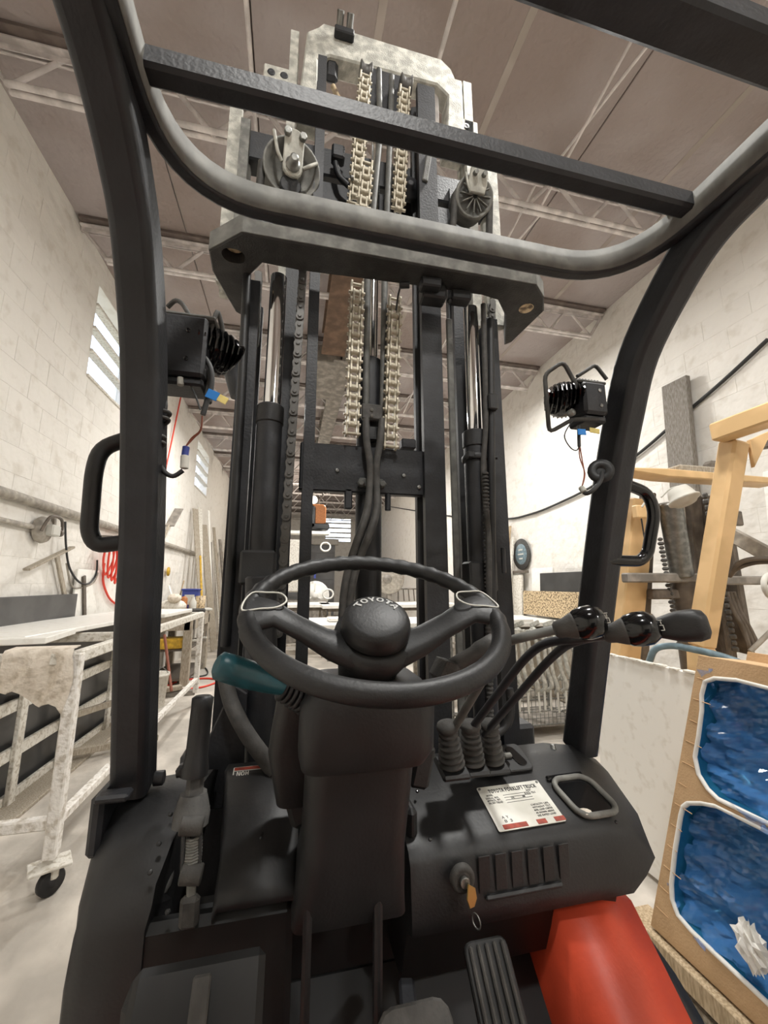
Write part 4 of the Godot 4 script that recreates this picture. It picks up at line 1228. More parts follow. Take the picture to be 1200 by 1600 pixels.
	for k in 16: rg.append(kp + Vector3(0.012 + cos(TAU * k / 16) * 0.003, -0.047 + sin(TAU * k / 16) * 0.010, 0.024 + cos(TAU * k / 16) * 0.009))
	put(B.new().tube(rg, 0.0012, 6, true), "key_ring", M.steel, ks)
	# --- left cowl: outer shell and console with the slot of the parking brake between
	var lo := []
	for q in [[-0.282, 0.07], [-0.274, 0.03], [-0.25, 0.006], [-0.20, 0.0], [-0.175, 0.0]]:
		var x: float = q[0]
		var row := []
		for p in [[-0.93, 0.72, 0.0], [-0.93, 1.035, 0.05], [-0.90, 1.048, 0.045], [-0.84, 1.04, 0.03], [-0.77, 1.0, 0.01], [-0.735, 0.965, 0.0], [-0.722, 0.945, 0.0], [-0.716, 0.92, -0.005], [-0.716, 0.80, -0.005], [-0.716, 0.765, 0.0], [-0.75, 0.74, 0.0]]:
			var k := clampf((-0.175 - x) / 0.107, 0.0, 1.0)
			var dy: float = q[1] if p[1] > 0.9 else 0.0
			row.append(Vector3(x + p[2] * (1.0 - k) - k * 0.02 * clampf((-0.75 - p[0]) / 0.1, 0.0, 1.0), p[1] - dy, p[0] - (q[1] * 0.35 if p[0] > -0.75 else 0.0)))
		lo.append(row)
	put(B.new().loft(lo, 1), "left_cowl", M.plastic, t)
	var li := []
	for q in [[-0.092, 0.012], [-0.085, 0.0], [-0.02, 0.0], [0.022, 0.0], [0.03, 0.010]]:
		var x: float = q[0]
		var row := []
		for p in [[-0.94, 0.72, -0.015], [-0.94, 1.035, -0.02], [-0.92, 1.047, -0.02], [-0.87, 1.038, -0.012], [-0.79, 1.0, 0.0], [-0.745, 0.965, 0.0], [-0.725, 0.95, 0.0], [-0.714, 0.938, 0.0], [-0.714, 0.928, 0.0], [-0.74, 0.915, 0.0], [-0.88, 0.80, 0.0]]:
			row.append(Vector3(x + (p[2] if x < -0.05 else 0.0), p[1] - (q[1] if p[1] > 0.86 else 0.0), p[0]))
		li.append(row)
	var lc := put(B.new().loft(li, 1), "left_console", M.plastic, t)
	put(B.new().box(Vector3(-0.028, 0.992, -0.775), Vector3(0.003, 0.004, 0.16), 0.001, Basis(RT, -0.42)), "seam", M.gloss_black, lc)
	put(B.new().box(Vector3(-0.085, 0.80, -0.735), Vector3(0.22, 0.24, 0.03), 0.01), "lower_apron", M.well_shade_black, t)
	for k in 4:
		var p: Vector3 = [Vector3(-0.1736, 1.0349, -0.78), Vector3(-0.1773, 1.0154, -0.74), Vector3(-0.1798, 0.9929, -0.715), Vector3(-0.1484, 0.9492, -0.7)][k]
		put(B.new().lathe(p, Vector3(0, 0.5, 0.86), [Vector2(0.0035, -0.003), Vector2(0.0035, 0.001), Vector2(0.001, 0.0015)], 10), "screw_tab", M.plastic, t)
	# maker's sticker on the console
	var sp := Vector3(-0.0526, 1.0314, -0.895)
	var sb := Basis(RT, Vector3(0, 0.5, -0.866), Vector3(0, 0.866, 0.5))
	var sn := Vector3(0, 0.866, 0.5)
	var sk := hub_node("sticker", sp, t)
	put(B.new().plate(rect(0.08, 0.022, 0.002), 0.0012, Transform3D(sb, sp + sn * 0.012), 0.0), "backing", M.mark, sk)
	put(B.new().box(sp + sn * 0.0134 + sb.y * 0.007, Vector3(0.076, 0.006, 0.0006), 0, sb), "red_band", M.red_ink, sk)
	put(B.new().box(sp + sn * 0.0134 - sb.y * 0.004, Vector3(0.076, 0.012, 0.0006), 0, sb), "black_band", M.ink, sk)
	letters("NOH", 0.009, sp + sn * 0.0142 - sb.y * 0.004 - sb.x * 0.022, sb, M.mark, "lettering", sk, 0.0004, 0.022, true)
	# parking brake
	var pb := hub_node("parking_brake", Vector3(-0.1261, 1.0098, -0.72), t)
	var g0 := Vector3(-0.137, 1.1999, -0.775)
	var g1 := Vector3(-0.1387, 1.094, -0.765)
	put(B.new().lathe(g1, g0 - g1, [Vector2(0.020, 0), Vector2(0.021, 0.01), Vector2(0.0175, 0.03), Vector2(0.017, 0.10), Vector2(0.0175, 0.116), Vector2(0.012, 0.120)], 16), "grip", M.rubber, pb)
	put(B.new().cyl(g0, g0 + (g0 - g1).normalized() * 0.004, 0.008, 10), "button", M.plastic, pb)
	put(B.new().beam(Vector3(-0.1391, 1.0966, -0.775), Vector3(-0.135, 1.0491, -0.755), 0.026, 0.020, 0.006), "lever", M.rubber_dusty, pb)
	put(B.new().loft([_ring(Vector3(-0.1378, 1.0696, -0.765), 0.020, 0.018), _ring(Vector3(-0.1357, 1.0489, -0.75), 0.027, 0.018), _ring(Vector3(-0.1342, 1.0369, -0.735), 0.026, 0.016)], 1), "yoke", M.rubber_dusty, pb)
	put(B.new().cyl(Vector3(-0.1468, 1.0409, -0.73), Vector3(-0.1142, 1.037, -0.73), 0.013, 12), "pivot", M.rubber_dusty, pb)
	var coil := []
	for k in 90:
		var f := k / 89.0
		var c := Vector3(-0.1277, 1.023, -0.735).lerp(Vector3(-0.1246, 0.9851, -0.722), f)
		coil.append(c + Vector3(cos(k * 0.8) * 0.011, 0, sin(k * 0.8) * 0.011))
	put(B.new().tube(coil, 0.0022, 6), "spring", M.cast, pb)
	put(B.new().cyl(Vector3(-0.1289, 1.0303, -0.738), Vector3(-0.1247, 0.9752, -0.722), 0.006, 8), "spring_rod", M.rubber, pb)
	for s in [-1.0, 1.0]: put(B.new().beam(Vector3(-0.1311, 1.0321, -0.735).lerp(Vector3(-0.1192, 1.0307, -0.735), s), Vector3(-0.1265, 0.9808, -0.72).lerp(Vector3(-0.115, 0.9792, -0.72), s), 0.005, 0.014, 0.001), "side_plate", M.plastic, pb)
	put(B.new().cyl(Vector3(-0.1386, 0.9847, -0.715), Vector3(-0.1088, 0.9806, -0.715), 0.013, 12), "cross_pin", M.rubber_dusty, pb)
	put(B.new().beam(Vector3(-0.1234, 0.9693, -0.718), Vector3(-0.1211, 0.9471, -0.712), 0.012, 0.010, 0.002), "cable_end", M.cast, pb)
	put(B.new().box(Vector3(-0.1221, 0.9377, -0.712), Vector3(0.026, 0.040, 0.016), 0.005), "clevis", M.rubber_dusty, pb)
	put(B.new().cyl(Vector3(-0.1577, 1.0922, -0.79), Vector3(-0.1713, 1.0906, -0.79), 0.008, 8), "link_bolt", M.rubber, pb)
	put(B.new().beam(Vector3(-0.1565, 1.1018, -0.79), Vector3(-0.1671, 1.0863, -0.79), 0.02, 0.02, 0.005), "link_arm", M.rubber, pb)
	put(B.new().tube(curve([Vector3(-0.176, 0.9574, -0.8), Vector3(-0.1744, 0.938, -0.78), Vector3(-0.1859, 0.9311, -0.76), Vector3(-0.1878, 0.9162, -0.74)], 4), 0.012, 10), "brake_cable", M.rubber_dusty, t)
	# --- floor well, fire wall, red body sides, pedals
	put(B.new().box(Vector3(0.2, 0.50, -0.20), Vector3(0.86, 0.02, 1.2), 0.004), "floor_plate", M.well_shade_black, t)  # well parts carry their shade in the colour
	put(B.new().box(Vector3(0.22, 0.66, -0.90), Vector3(0.98, 0.34, 0.03), 0.006), "fire_wall", M.well_shade_black, t)
	put(B.new().box(Vector3(0.19, 0.60, -0.80), Vector3(0.80, 0.02, 0.25), 0.006, Basis(RT, 0.75)), "toe_board", M.well_shade_black, t)
	for s in [0, 1]:
		var q: Array
		if s: q = [[0.495, 0.80], [0.60, 0.79], [0.675, 0.76], [0.71, 0.60], [0.71, 0.36], [0.495, 0.36]]
		else: q = [[-0.17, 0.79], [-0.24, 0.785], [-0.29, 0.76], [-0.31, 0.60], [-0.31, 0.36], [-0.17, 0.36]]
		var rw := []
		for zz in [[-0.86, 0.03], [-0.78, 0.025], [-0.70, -0.025], [-0.56, -0.115], [-0.40, -0.20], [-0.10, -0.25], [0.5, -0.25]]:
			var row := []
			for p in q:
				var yy: float = p[1] + (zz[1] if p[1] > 0.5 else 0.0)
				row.append(Vector3(p[0] - (0.0 if p[1] < 0.5 else zz[1] * -0.25 * (1 if s else -1)) , yy, zz[0]))
			rw.append(row)
		put(B.new().loft(rw, 1), "red_side", M.red, t)
	put(B.new().box(Vector3(0.235, 0.42, 0.75), Vector3(1.06, 0.6, 0.7), 0.05), "seat_hood", M.red, t)
	put(B.new().box(Vector3(0.235, 0.80, 0.70), Vector3(0.5, 0.14, 0.5), 0.06), "seat", M.rubber, t)
	put(B.new().box(Vector3(0.235, 1.15, 1.0), Vector3(0.5, 0.62, 0.14), 0.06, Basis(RT, 0.2)), "seat_back", M.rubber, t)
	put(B.new().box(Vector3(0.235, 0.45, 1.4), Vector3(1.06, 0.8, 0.7), 0.08), "counterweight", M.paint, t)
	for q in [[-0.30, -1.0, 0.30], [0.77, -1.0, 0.30], [-0.26, 1.0, 0.24], [0.73, 1.0, 0.24]]:
		put(B.new().lathe(Vector3(q[0] - 0.09, q[2], q[1]), RT, [Vector2(q[2] * 0.55, 0), Vector2(q[2] * 0.95, 0.0), Vector2(q[2], 0.03), Vector2(q[2], 0.15), Vector2(q[2] * 0.95, 0.18), Vector2(q[2] * 0.55, 0.18)], 28), "tyre", M.rubber, t)
	put(B.new().box(Vector3(0.235, 0.42, -0.5), Vector3(0.98, 0.14, 1.3), 0.03), "chassis", M.paint, t)
	# pedals
	var ip := hub_node("inching_pedal", Vector3(-0.088, 0.9124, -0.58), t)
	put(B.new().box(Vector3(-0.0865, 0.8944, -0.58), Vector3(0.15, 0.02, 0.13), 0.008, Basis(RT, 0.9)), "pad", M.well_shade_black, ip)
	put(B.new().box(Vector3(-0.0992, 0.8889, -0.64), Vector3(0.15, 0.05, 0.05), 0.008), "cover", M.well_shade_black, ip)
	put(B.new().box(Vector3(-0.0808, 0.9169, -0.56), Vector3(0.02, 0.09, 0.006), 0.002, Basis(RT, -0.6)), "worn_strip", M.rubber_dusty, ip)
	var bp := hub_node("brake_pedal", Vector3(0.1651, 0.8981, -0.56), t)
	put(B.new().plate(off(rect(0.10, 0.10, 0.022), Vector2.ZERO), 0.012, Transform3D(Basis(RT, -0.75), Vector3(0.1784, 0.8165, -0.58)), 0.003), "pad", M.rubber_dusty, bp)
	put(B.new().beam(Vector3(0.1763, 0.8148, -0.6), Vector3(0.2078, 0.7645, -0.74), 0.025, 0.02, 0.004), "arm", M.paint, bp)
	var ap := hub_node("accelerator_pedal", Vector3(0.3055, 0.8506, -0.62), t)
	var ab := Basis(RT, -0.70)
	var ac := Vector3(0.3121, 0.7934, -0.62)
	put(B.new().plate(rect(0.070, 0.17, 0.012), 0.010, Transform3D(ab, ac), 0.002), "pad", M.well_shade_black, ap)
	for k in 5: put(B.new().box(ac + ab * Vector3(-0.026 + k * 0.013, 0, 0.013), Vector3(0.006, 0.16, 0.006), 0.002, ab), "ridge", M.rubber_dusty, ap)
	put(B.new().box(Vector3(0.0423, 0.8745, -0.66), Vector3(0.012, 0.20, 0.02), 0.004), "column_brace", M.plastic, t)
	put(B.new().box(Vector3(0.143, 0.864, -0.66), Vector3(0.012, 0.20, 0.02), 0.004), "column_brace", M.plastic, t)


func _ring(c: Vector3, rx: float, rz: float, n := 14) -> Array:
	var out := []
	for k in n: out.append(c + Vector3(cos(TAU * k / n) * rx, 0, sin(TAU * k / n) * rz))
	return out


func _sq(c: Vector3, w: float, d: float, r: float) -> Array:
	var out := []
	for p in rect(w, d, r, 4): out.append(c + Vector3(p.x, 0, p.y))
	return out


func wheel() -> void:
	var c := Vector3(0.126, 1.362, -0.595)
	var tilt := deg_to_rad(25.4)
	var bs := Basis(RT, tilt)          # local y is the wheel's axis, local z points to the driver
	var R := 0.18
	var w := hub_node("steering_wheel", c, truck)
	var rim := []
	var rad := []
	for k in 120:
		var a := TAU * k / 120
		var grip := 0.0
		if sin(a) < 0.35: grip = 0.0011 * sin(a * 38.0)
		rim.append(c + bs * Vector3(cos(a) * R, 0, sin(a) * R))
		rad.append(0.0133 + grip)
	put(B.new().tube(rim, rad, 16, true), "rim", M.rubber, w)
	var hc := c + bs * Vector3(0, -0.030, 0.004)
	var tb := Basis(RT, deg_to_rad(11.0)) * bs   # the horn pad leans further towards the driver
	var ax := tb.y
	put(B.new().lathe(hc - ax * 0.055, ax, [Vector2(0.040, -0.03), Vector2(0.05, 0.0), Vector2(0.062, 0.03), Vector2(0.060, 0.048), Vector2(0.050, 0.05)], 32), "hub", M.rubber, w)
	put(B.new().lathe(hc - ax * 0.005, ax, [Vector2(0.047, 0.0), Vector2(0.0515, 0.004), Vector2(0.0515, 0.014), Vector2(0.0505, 0.023), Vector2(0.047, 0.0295), Vector2(0.041, 0.0325), Vector2(0.03, 0.0342), Vector2(0.016, 0.0355), Vector2(0.004, 0.036)], 36), "horn_button", M.rubber, w)
	# letters round the far edge of the button
	var txt := "TOYOTA"
	for k in txt.length():
		var a := deg_to_rad(-90.0 + (k - 2.5) * 22.0 + 5.0)
		var out := tb * Vector3(cos(a), 0, sin(a))
		var nrm := (ax * 0.985 + out * 0.16).normalized()
		var tang := nrm.cross(out).normalized()
		var rt := ax.cross(out).normalized() * -1.0
		var upv := (out - nrm * out.dot(nrm)).normalized()
		if rt.x < 0: rt = -rt
		letters(txt[k], 0.0115, hc + ax * 0.0292 + out * 0.0335, Basis(rt, upv, rt.cross(upv)), M.letter, "lettering", w, 0.0012, 0.0115, true)
	for s in [-1.0, 1.0]:  # spokes
		var rows := []
		for q in [[0.035, -0.058, 0.034, 0.022], [0.07, -0.046, 0.030, 0.018], [0.11, -0.022, 0.026, 0.014], [0.145, 0.0, 0.030, 0.012], [0.165, 0.0, 0.040, 0.013], [0.182, 0.0, 0.050, 0.014]]:
			var row := []
			for k in 14:
				var a := TAU * k / 14
				row.append(c + bs * Vector3(s * q[0], q[1] + sin(a) * q[3], 0.02 - q[0] * 0.10 + cos(a) * q[2]))
			rows.append(row)
		put(B.new().loft(rows, 1), "spoke", M.rubber, w)
		var o := []
		for p in [[0.138, -0.028], [0.160, -0.032], [0.178, -0.030], [0.187, -0.008], [0.186, 0.018], [0.165, 0.016], [0.142, 0.012], [0.130, -0.006]]:
			var lift := 0.0135
			if p[0] > 0.17: lift = 0.0142
			if p[0] > 0.183: lift = 0.0125
			o.append(c + bs * Vector3(s * p[0], lift, p[1]))
		put(B.new().tube(curve(o, 4, true), 0.0013, 6, true), "pad_outline", M.mark, w)
	# column: cover, boot and lower casing
	var cc := hub_node("steering_column", Vector3(0.11, 0.75, -0.72), truck)
	put(B.new().loft([_sq(Vector3(0.118, 1.26, -0.645), 0.16, 0.13, 0.03), _sq(Vector3(0.118, 1.235, -0.65), 0.195, 0.15, 0.03), _sq(Vector3(0.118, 1.165, -0.66), 0.195, 0.15, 0.028), _sq(Vector3(0.115, 1.145, -0.665), 0.180, 0.14, 0.028)], 1), "upper_cover", M.plastic, cc)
	put(B.new().loft([_sq(Vector3(0.112, 1.15, -0.675), 0.160, 0.14, 0.03), _sq(Vector3(0.108, 1.02, -0.70), 0.150, 0.14, 0.028), _sq(Vector3(0.106, 0.95, -0.72), 0.160, 0.14, 0.022), _sq(Vector3(0.106, 0.912, -0.735), 0.170, 0.13, 0.015)], 1), "casing", M.plastic, cc)
	put(B.new().lathe(Vector3(0.122, 1.345, -0.605), Vector3(0, -0.9, -0.42), [Vector2(0.045, 0), Vector2(0.05, 0.04), Vector2(0.045, 0.09), Vector2(0.03, 0.11)], 20), "collar", M.rubber, cc)
	put(B.new().loft([_sq(Vector3(0.02, 1.24, -0.70), 0.06, 0.12, 0.02), _sq(Vector3(0.015, 1.15, -0.72), 0.075, 0.12, 0.02), _sq(Vector3(0.02, 1.06, -0.75), 0.055, 0.1, 0.02)], 1), "side_cover", M.plastic, cc)
	put(B.new().box(Vector3(0.0312, 1.0472, -0.74), Vector3(0.045, 0.06, 0.03), 0.008, Basis(BK, 0.3)), "knee_flap", M.plastic, cc)
	put(B.new().lathe(Vector3(0.0668, 1.2214, -0.582), BK, [Vector2(0.006, -0.002), Vector2(0.006, 0.001), Vector2(0.003, 0.0015)], 12), "screw_hole", M.gloss_black, cc)
	put(B.new().box(Vector3(0.2347, 1.0911, -0.74), Vector3(0.035, 0.07, 0.05), 0.006, Basis(BK, -0.25)), "side_flap", M.plastic, cc)
	# levers on the column
	var tl := hub_node("direction_lever", Vector3(-0.0487, 1.2781, -0.6), truck)
	var p0 := Vector3(-0.0899, 1.2966, -0.585)
	var p1 := Vector3(-0.0185, 1.2642, -0.615)
	put(B.new().lathe(p0, p1 - p0, [Vector2(0.012, 0.0), Vector2(0.0175, 0.004), Vector2(0.0185, 0.02), Vector2(0.0185, 0.045), Vector2(0.0165, 0.075), Vector2(0.013, 0.10)], 20), "grip", M.teal, tl, "dark teal plastic grip")
	put(B.new().cyl(p1, Vector3(0.0316, 1.2366, -0.65), 0.008, 10), "rod", M.rubber, tl)
	for k in 8: put(B.new().lathe(Vector3(-0.008, 1.2551, -0.63).lerp(Vector3(-0.0015, 1.2516, -0.63), k), (p1 - p0), [Vector2(0.016 + k * 0.0008, 0), Vector2(0.020 + k * 0.0008, 0.003), Vector2(0.016 + k * 0.0008, 0.006)], 16), "boot_ring", M.rubber, tl)
	var sl := hub_node("stalk", Vector3(0.2854, 1.2804, -0.66), truck)
	put(B.new().lathe(Vector3(0.2618, 1.2609, -0.66), Vector3(0.3254, 1.2975, -0.64) - Vector3(0.2618, 1.2609, -0.66), [Vector2(0.010, 0), Vector2(0.013, 0.01), Vector2(0.013, 0.05), Vector2(0.016, 0.06), Vector2(0.016, 0.09), Vector2(0.010, 0.095)], 16), "grip", M.rubber_dusty, sl)
	for k in 9:
		put(B.new().box(Vector3(0.246, 1.2637, -0.66).lerp(Vector3(0.2488, 1.2615, -0.66), k), Vector3(0.005, 0.042 - absf(k - 4) * 0.003, 0.05), 0.001, Basis(BK, -0.5)), "boot_rib", M.rubber_dusty, sl)


func controls() -> void:
	# three hydraulic levers with bellows and black knobs
	var specs := [
		[[Vector3(0.3199, 1.0533, -0.8), Vector3(0.3099, 1.1193, -0.79)], [Vector3(0.3206, 1.1208, -0.79), Vector3(0.3403, 1.1909, -0.74), Vector3(0.3699, 1.3006, -0.66), Vector3(0.3771, 1.3128, -0.62), Vector3(0.4469, 1.3331, -0.585)], Vector3(0.4397, 1.3437, -0.5346), 1.0, "tall"],
		[[Vector3(0.3765, 1.0409, -0.83), Vector3(0.3703, 1.1074, -0.82)], [Vector3(0.3659, 1.1017, -0.82), Vector3(0.4271, 1.2627, -0.7), Vector3(0.4318, 1.3014, -0.64), Vector3(0.4553, 1.3136, -0.58), Vector3(0.5056, 1.327, -0.545)], Vector3(0.5038, 1.3359, -0.5055), 1.0, "middle"],
		[[Vector3(0.4373, 1.0262, -0.86), Vector3(0.4282, 1.0959, -0.85)], [Vector3(0.4142, 1.0844, -0.85), Vector3(0.4806, 1.2606, -0.7), Vector3(0.4674, 1.3029, -0.62), Vector3(0.4807, 1.3211, -0.56), Vector3(0.5397, 1.3338, -0.5)], Vector3(0.5641, 1.3416, -0.4802), 1.0, "outer"]]
	for i in 3:
		var s: Array = specs[i]
		var lv := hub_node("hydraulic_lever", s[0][0], truck)
		var b0: Vector3 = s[0][0]
		var b1: Vector3 = s[0][1]
		var ax := (b1 - b0).normalized()
		var len := b0.distance_to(b1)
		var prof := []
		var nr := 6
		for k in nr:
			var y := len * k / nr
			var r := lerpf(0.026, 0.018, float(k) / nr)
			prof.append(Vector2(r * 0.74, y)); prof.append(Vector2(r, y + len * 0.35 / nr)); prof.append(Vector2(r, y + len * 0.6 / nr)); prof.append(Vector2(r * 0.74, y + len * 0.95 / nr))
		prof.append(Vector2(0.018, len)); prof.append(Vector2(0.022, len + 0.006)); prof.append(Vector2(0.020, len + 0.014)); prof.append(Vector2(0.008, len + 0.018))
		put(B.new().lathe(b0, ax, prof, 20), "bellows", M.rubber_dusty, lv)
		put(B.new().box(b0 - UP * 0.004, Vector3(0.056, 0.012, 0.06), 0.004, Basis(RT, 0.3)), "bellows_foot", M.rubber, lv)
		var pts: Array = s[1]
		put(B.new().tube(bend(pts, 0.05, 5), 0.0078, 12), "rod", M.paint_dusty if i == 0 else M.paint, lv)
		var k0: Vector3 = s[2]
		var dir = (pts[4] - pts[3]).normalized()
		if i < 2:
			put(B.new().lathe(k0 - dir * 0.052, dir, [Vector2(0.009, 0), Vector2(0.0125, 0.003), Vector2(0.0140, 0.014), Vector2(0.0185, 0.026), Vector2(0.0200, 0.031), Vector2(0.012, 0.034)], 24), "knob_neck", M.rubber_dusty, lv)
			put(B.new().lathe(k0 - dir * 0.048, dir, [Vector2(0.0185, 0.024), Vector2(0.0225, 0.030), Vector2(0.0248, 0.042), Vector2(0.0240, 0.056), Vector2(0.0175, 0.067), Vector2(0.005, 0.072)], 24), "knob", M.gloss_black, lv)
			var q = k0 + dir * 0.010
			var z = (Vector3(0, 1.4, 0) - q).normalized()
			var kb := look((z * 0.7 + dir * 0.8).normalized())
			for m in 3:
				put(B.new().box(q + kb.z * 0.0195 + kb.y * (0.007 - m * 0.007) - kb.x * 0.002, Vector3(0.007, 0.0008, 0.0008), 0, kb), "mark", M.mark, lv)
			put(B.new().box(q + kb.z * 0.0198 + kb.y * 0.0035 - kb.x * 0.002, Vector3(0.0008, 0.004, 0.0008), 0, kb), "mark", M.mark, lv)
			put(B.new().box(q + kb.z * 0.0198 - kb.y * 0.0035 + kb.x * 0.001, Vector3(0.0008, 0.006, 0.0008), 0, kb), "mark", M.mark, lv)
		else:
			var rows := []
			var kb := look(dir)
			for p in [[-0.075, 0.008, 0.008], [-0.068, 0.013, 0.012], [-0.04, 0.015, 0.014], [-0.015, 0.023, 0.021], [0.005, 0.025, 0.022], [0.016, 0.022, 0.019], [0.020, 0.014, 0.012]]:
				var row := []
				for c in rect(p[1] * 2.0, p[2] * 2.0, p[1] * 0.55, 4): row.append(k0 + dir * p[0] + kb.x * c.x + kb.y * c.y)
				rows.append(row)
			put(B.new().loft(rows, 1), "knob", M.rubber, lv)
	put(B.new().tube(curve([Vector3(0.5178, 1.1559, -0.92), Vector3(0.5197, 1.106, -0.92), Vector3(0.5044, 1.072, -0.92), Vector3(0.4707, 1.0539, -0.92), Vector3(0.4456, 1.0356, -0.92)], 5), 0.010, 10), "tilt_hose", M.rubber, truck)
	put(B.new().lathe(Vector3(0.6318, 1.0068, -0.93), UP, [Vector2(0.010, -0.01), Vector2(0.010, 0.003), Vector2(0.006, 0.006), Vector2(0.006, 0.012), Vector2(0.003, 0.013)], 8), "cowl_bolt", M.steel, truck)
	for k in 4:
		put(B.new().lathe([Vector3(0.2584, 1.0013, -0.83), Vector3(0.2472, 0.9764, -0.725), Vector3(0.6521, 0.9609, -0.87), Vector3(0.6294, 0.9499, -0.74)][k], Vector3(0, 0.8, 0.5), [Vector2(0.003, -0.002), Vector2(0.003, 0.001), Vector2(0.001, 0.0012)], 8), "cowl_screw", M.gloss_black, truck)

# ---------------------------------------------------------------- left side of the hall
func left_side() -> void:
	# conduit, junction motor and cables on the wall
	var pz := -1.996
	one(B.new().tube([Vector3(-1.98, 2.03, 0.5), Vector3(-1.98, 2.03, -10.2)], 0.038, 12), "wall_pipe", M.pipe, "long grey dusty pipe running along the left wall below the windows", "pipe")
	one(B.new().tube([Vector3(-1.99, 1.86, 0.5), Vector3(-1.99, 1.84, -3.7)], 0.02, 10), "wall_conduit", M.pipe, "thin conduit on the left wall leading to the round junction box", "conduit")
	var jc := Vector3(-1.95, 1.8323, -3.7596)
	var j := thing("junction_box", jc, "dusty round junction box with a square cover on the left wall", "junction box")
	put(B.new().lathe(jc + Vector3(-0.05, 0, 0), RT, [Vector2(0.10, 0), Vector2(0.11, 0.02), Vector2(0.10, 0.05), Vector2(0.06, 0.06)], 20), "housing", M.pipe, j)
	put(B.new().box(jc + Vector3(0.03, 0.0, -0.04), Vector3(0.06, 0.09, 0.12), 0.01), "cover", M.mark, j)
	put(B.new().tube(curve([jc + Vector3(0.02, -0.02, 0.1), jc + Vector3(0.05, 0.10, 0.06), jc + Vector3(0.05, 0.10, -0.1), jc + Vector3(0.03, 0.0, -0.17)], 5), 0.012, 8), "cable", M.mast_dirty, j)
	put(B.new().lathe(jc + Vector3(0.03, -0.01, -0.12), BK * -1, [Vector2(0.03, 0), Vector2(0.03, 0.03), Vector2(0.015, 0.03)], 10), "plug", M.mast_dirty, j)
	put(B.new().beam(jc + Vector3(0.0, 0.12, -0.08), jc + Vector3(0.0, 0.02, -0.1), 0.03, 0.03), "bracket", M.pipe, j)
	one(B.new().beam(Vector3(-1.96, 1.5076, -3.6046), Vector3(-1.98, 1.7353, -4.2593), 0.02, 0.05, 0.004, RT), "wood_batten", M.wood_grey, "short pale batten hanging aslant on the left wall under the junction box", "batten")
	one(B.new().beam(Vector3(-1.97, 1.6571, -3.9946), Vector3(-1.97, 1.272, -4.2383), 0.05, 0.02, 0.004, RT), "wood_batten", M.wood_grey, "grey upright batten on the left wall behind the dark slab", "batten")
	one(B.new().beam(Vector3(-1.96, 1.4764, -4.4985), Vector3(-1.96, 1.0554, -4.6244), 0.05, 0.02, 0.004, RT), "wood_batten", M.wood_dark, "narrow dark upright strip on the left wall beside the white board", "batten")
	one(B.new().box(Vector3(-1.98, 1.231, -4.8687), Vector3(0.02, 0.62, 0.95), 0.004), "white_board", M.white, "white board leaning on the left wall behind the near table", "board")
	one(B.new().tube(curve([Vector3(-1.97, 1.9457, -4.062), Vector3(-1.96, 1.7503, -4.1023), Vector3(-1.96, 1.5569, -4.207), Vector3(-1.95, 1.4265, -4.3791), Vector3(-1.95, 1.4028, -4.585), Vector3(-1.96, 1.4941, -4.7479), Vector3(-1.97, 1.646, -4.7594)], 6), 0.009, 8), "black_cable", M.cable, "black cable hanging in a loop on the left wall", "cable")
	one(B.new().tube(curve([Vector3(-1.98, 1.5851, -4.1992), Vector3(-1.97, 1.3852, -4.3185), Vector3(-1.97, 1.3661, -4.5135), Vector3(-1.97, 1.4159, -4.7372), Vector3(-1.97, 1.5154, -4.8097)], 6), 0.009, 8), "grey_cable", M.pipe, "grey cable hanging in a loop behind the black one", "cable")
	# coiled red air hose on a hook
	var hh := thing("coiled_hose", Vector3(-1.96, 1.8294, -4.9262), "red air hose hanging in coils on the left wall behind the guard post", "hose")
	for k in 5:
		var p0 := Vector3(-1.96, 1.8772, -4.85) + Vector3(0.015 * k, 0, -0.05 * k)
		put(B.new().tube(curve([p0 + Vector3(0.05, 0, 0), p0 + Vector3(0.05, -0.2, 0.10 - 0.03 * k), p0 + Vector3(0.05, -0.38 - 0.03 * k, 0.02), p0 + Vector3(0.05, -0.2, -0.14)], 6, true), 0.011, 8, true), "coil", M.red_hose, hh)
	put(B.new().tube(curve([Vector3(-1.95, 1.6191, -4.8809), Vector3(-1.95, 1.4502, -4.8972), Vector3(-1.95, 1.3139, -5.0127), Vector3(-1.95, 1.2036, -5.2077), Vector3(-1.95, 1.067, -5.6948)], 6), 0.011, 8), "tail", M.red_hose, hh)
	put(B.new().cyl(Vector3(-2.012, Vector3(-1.96, 1.9075, -4.8728).y, Vector3(-1.96, 1.9075, -4.8728).z), Vector3(-1.90, Vector3(-1.96, 1.9075, -4.8728).y, Vector3(-1.96, 1.9075, -4.8728).z), 0.012, 8), "hook", M.pipe, hh)
	# red twine and odd tools further along
	one(B.new().tube([Vector3(-1.98, 4.6281, -7.1208), Vector3(-1.98, 3.6876, -6.8444), Vector3(-1.98, 2.5585, -6.5081)], 0.012, 6), "red_cord", M.red_hose, "thin faded red cord hanging down the left wall from the roof truss", "cord")
	var sh := thing("hanging_shovel", Vector3(-1.97, 2.2424, -7.065), "dusty long handled shovel hanging head up on the left wall", "shovel")
	put(B.new().beam(Vector3(-1.96, 1.8207, -6.6414), Vector3(-1.96, 2.3476, -7.0644), 0.03, 0.03, 0.006), "handle", M.wood_grey, sh)
	put(B.new().beam(Vector3(-1.96, 2.3275, -7.0709), Vector3(-1.96, 2.6977, -7.5291), 0.02, 0.16, 0.006, RT), "blade", M.grey_steel, sh)
	one(B.new().box(Vector3(-1.96, 1.7506, -6.7556), Vector3(0.06, 0.36, 0.09), 0.02), "clamp_tool", M.mast_dirty, "dark screw clamp hanging on the left wall under the pipe", "clamp")
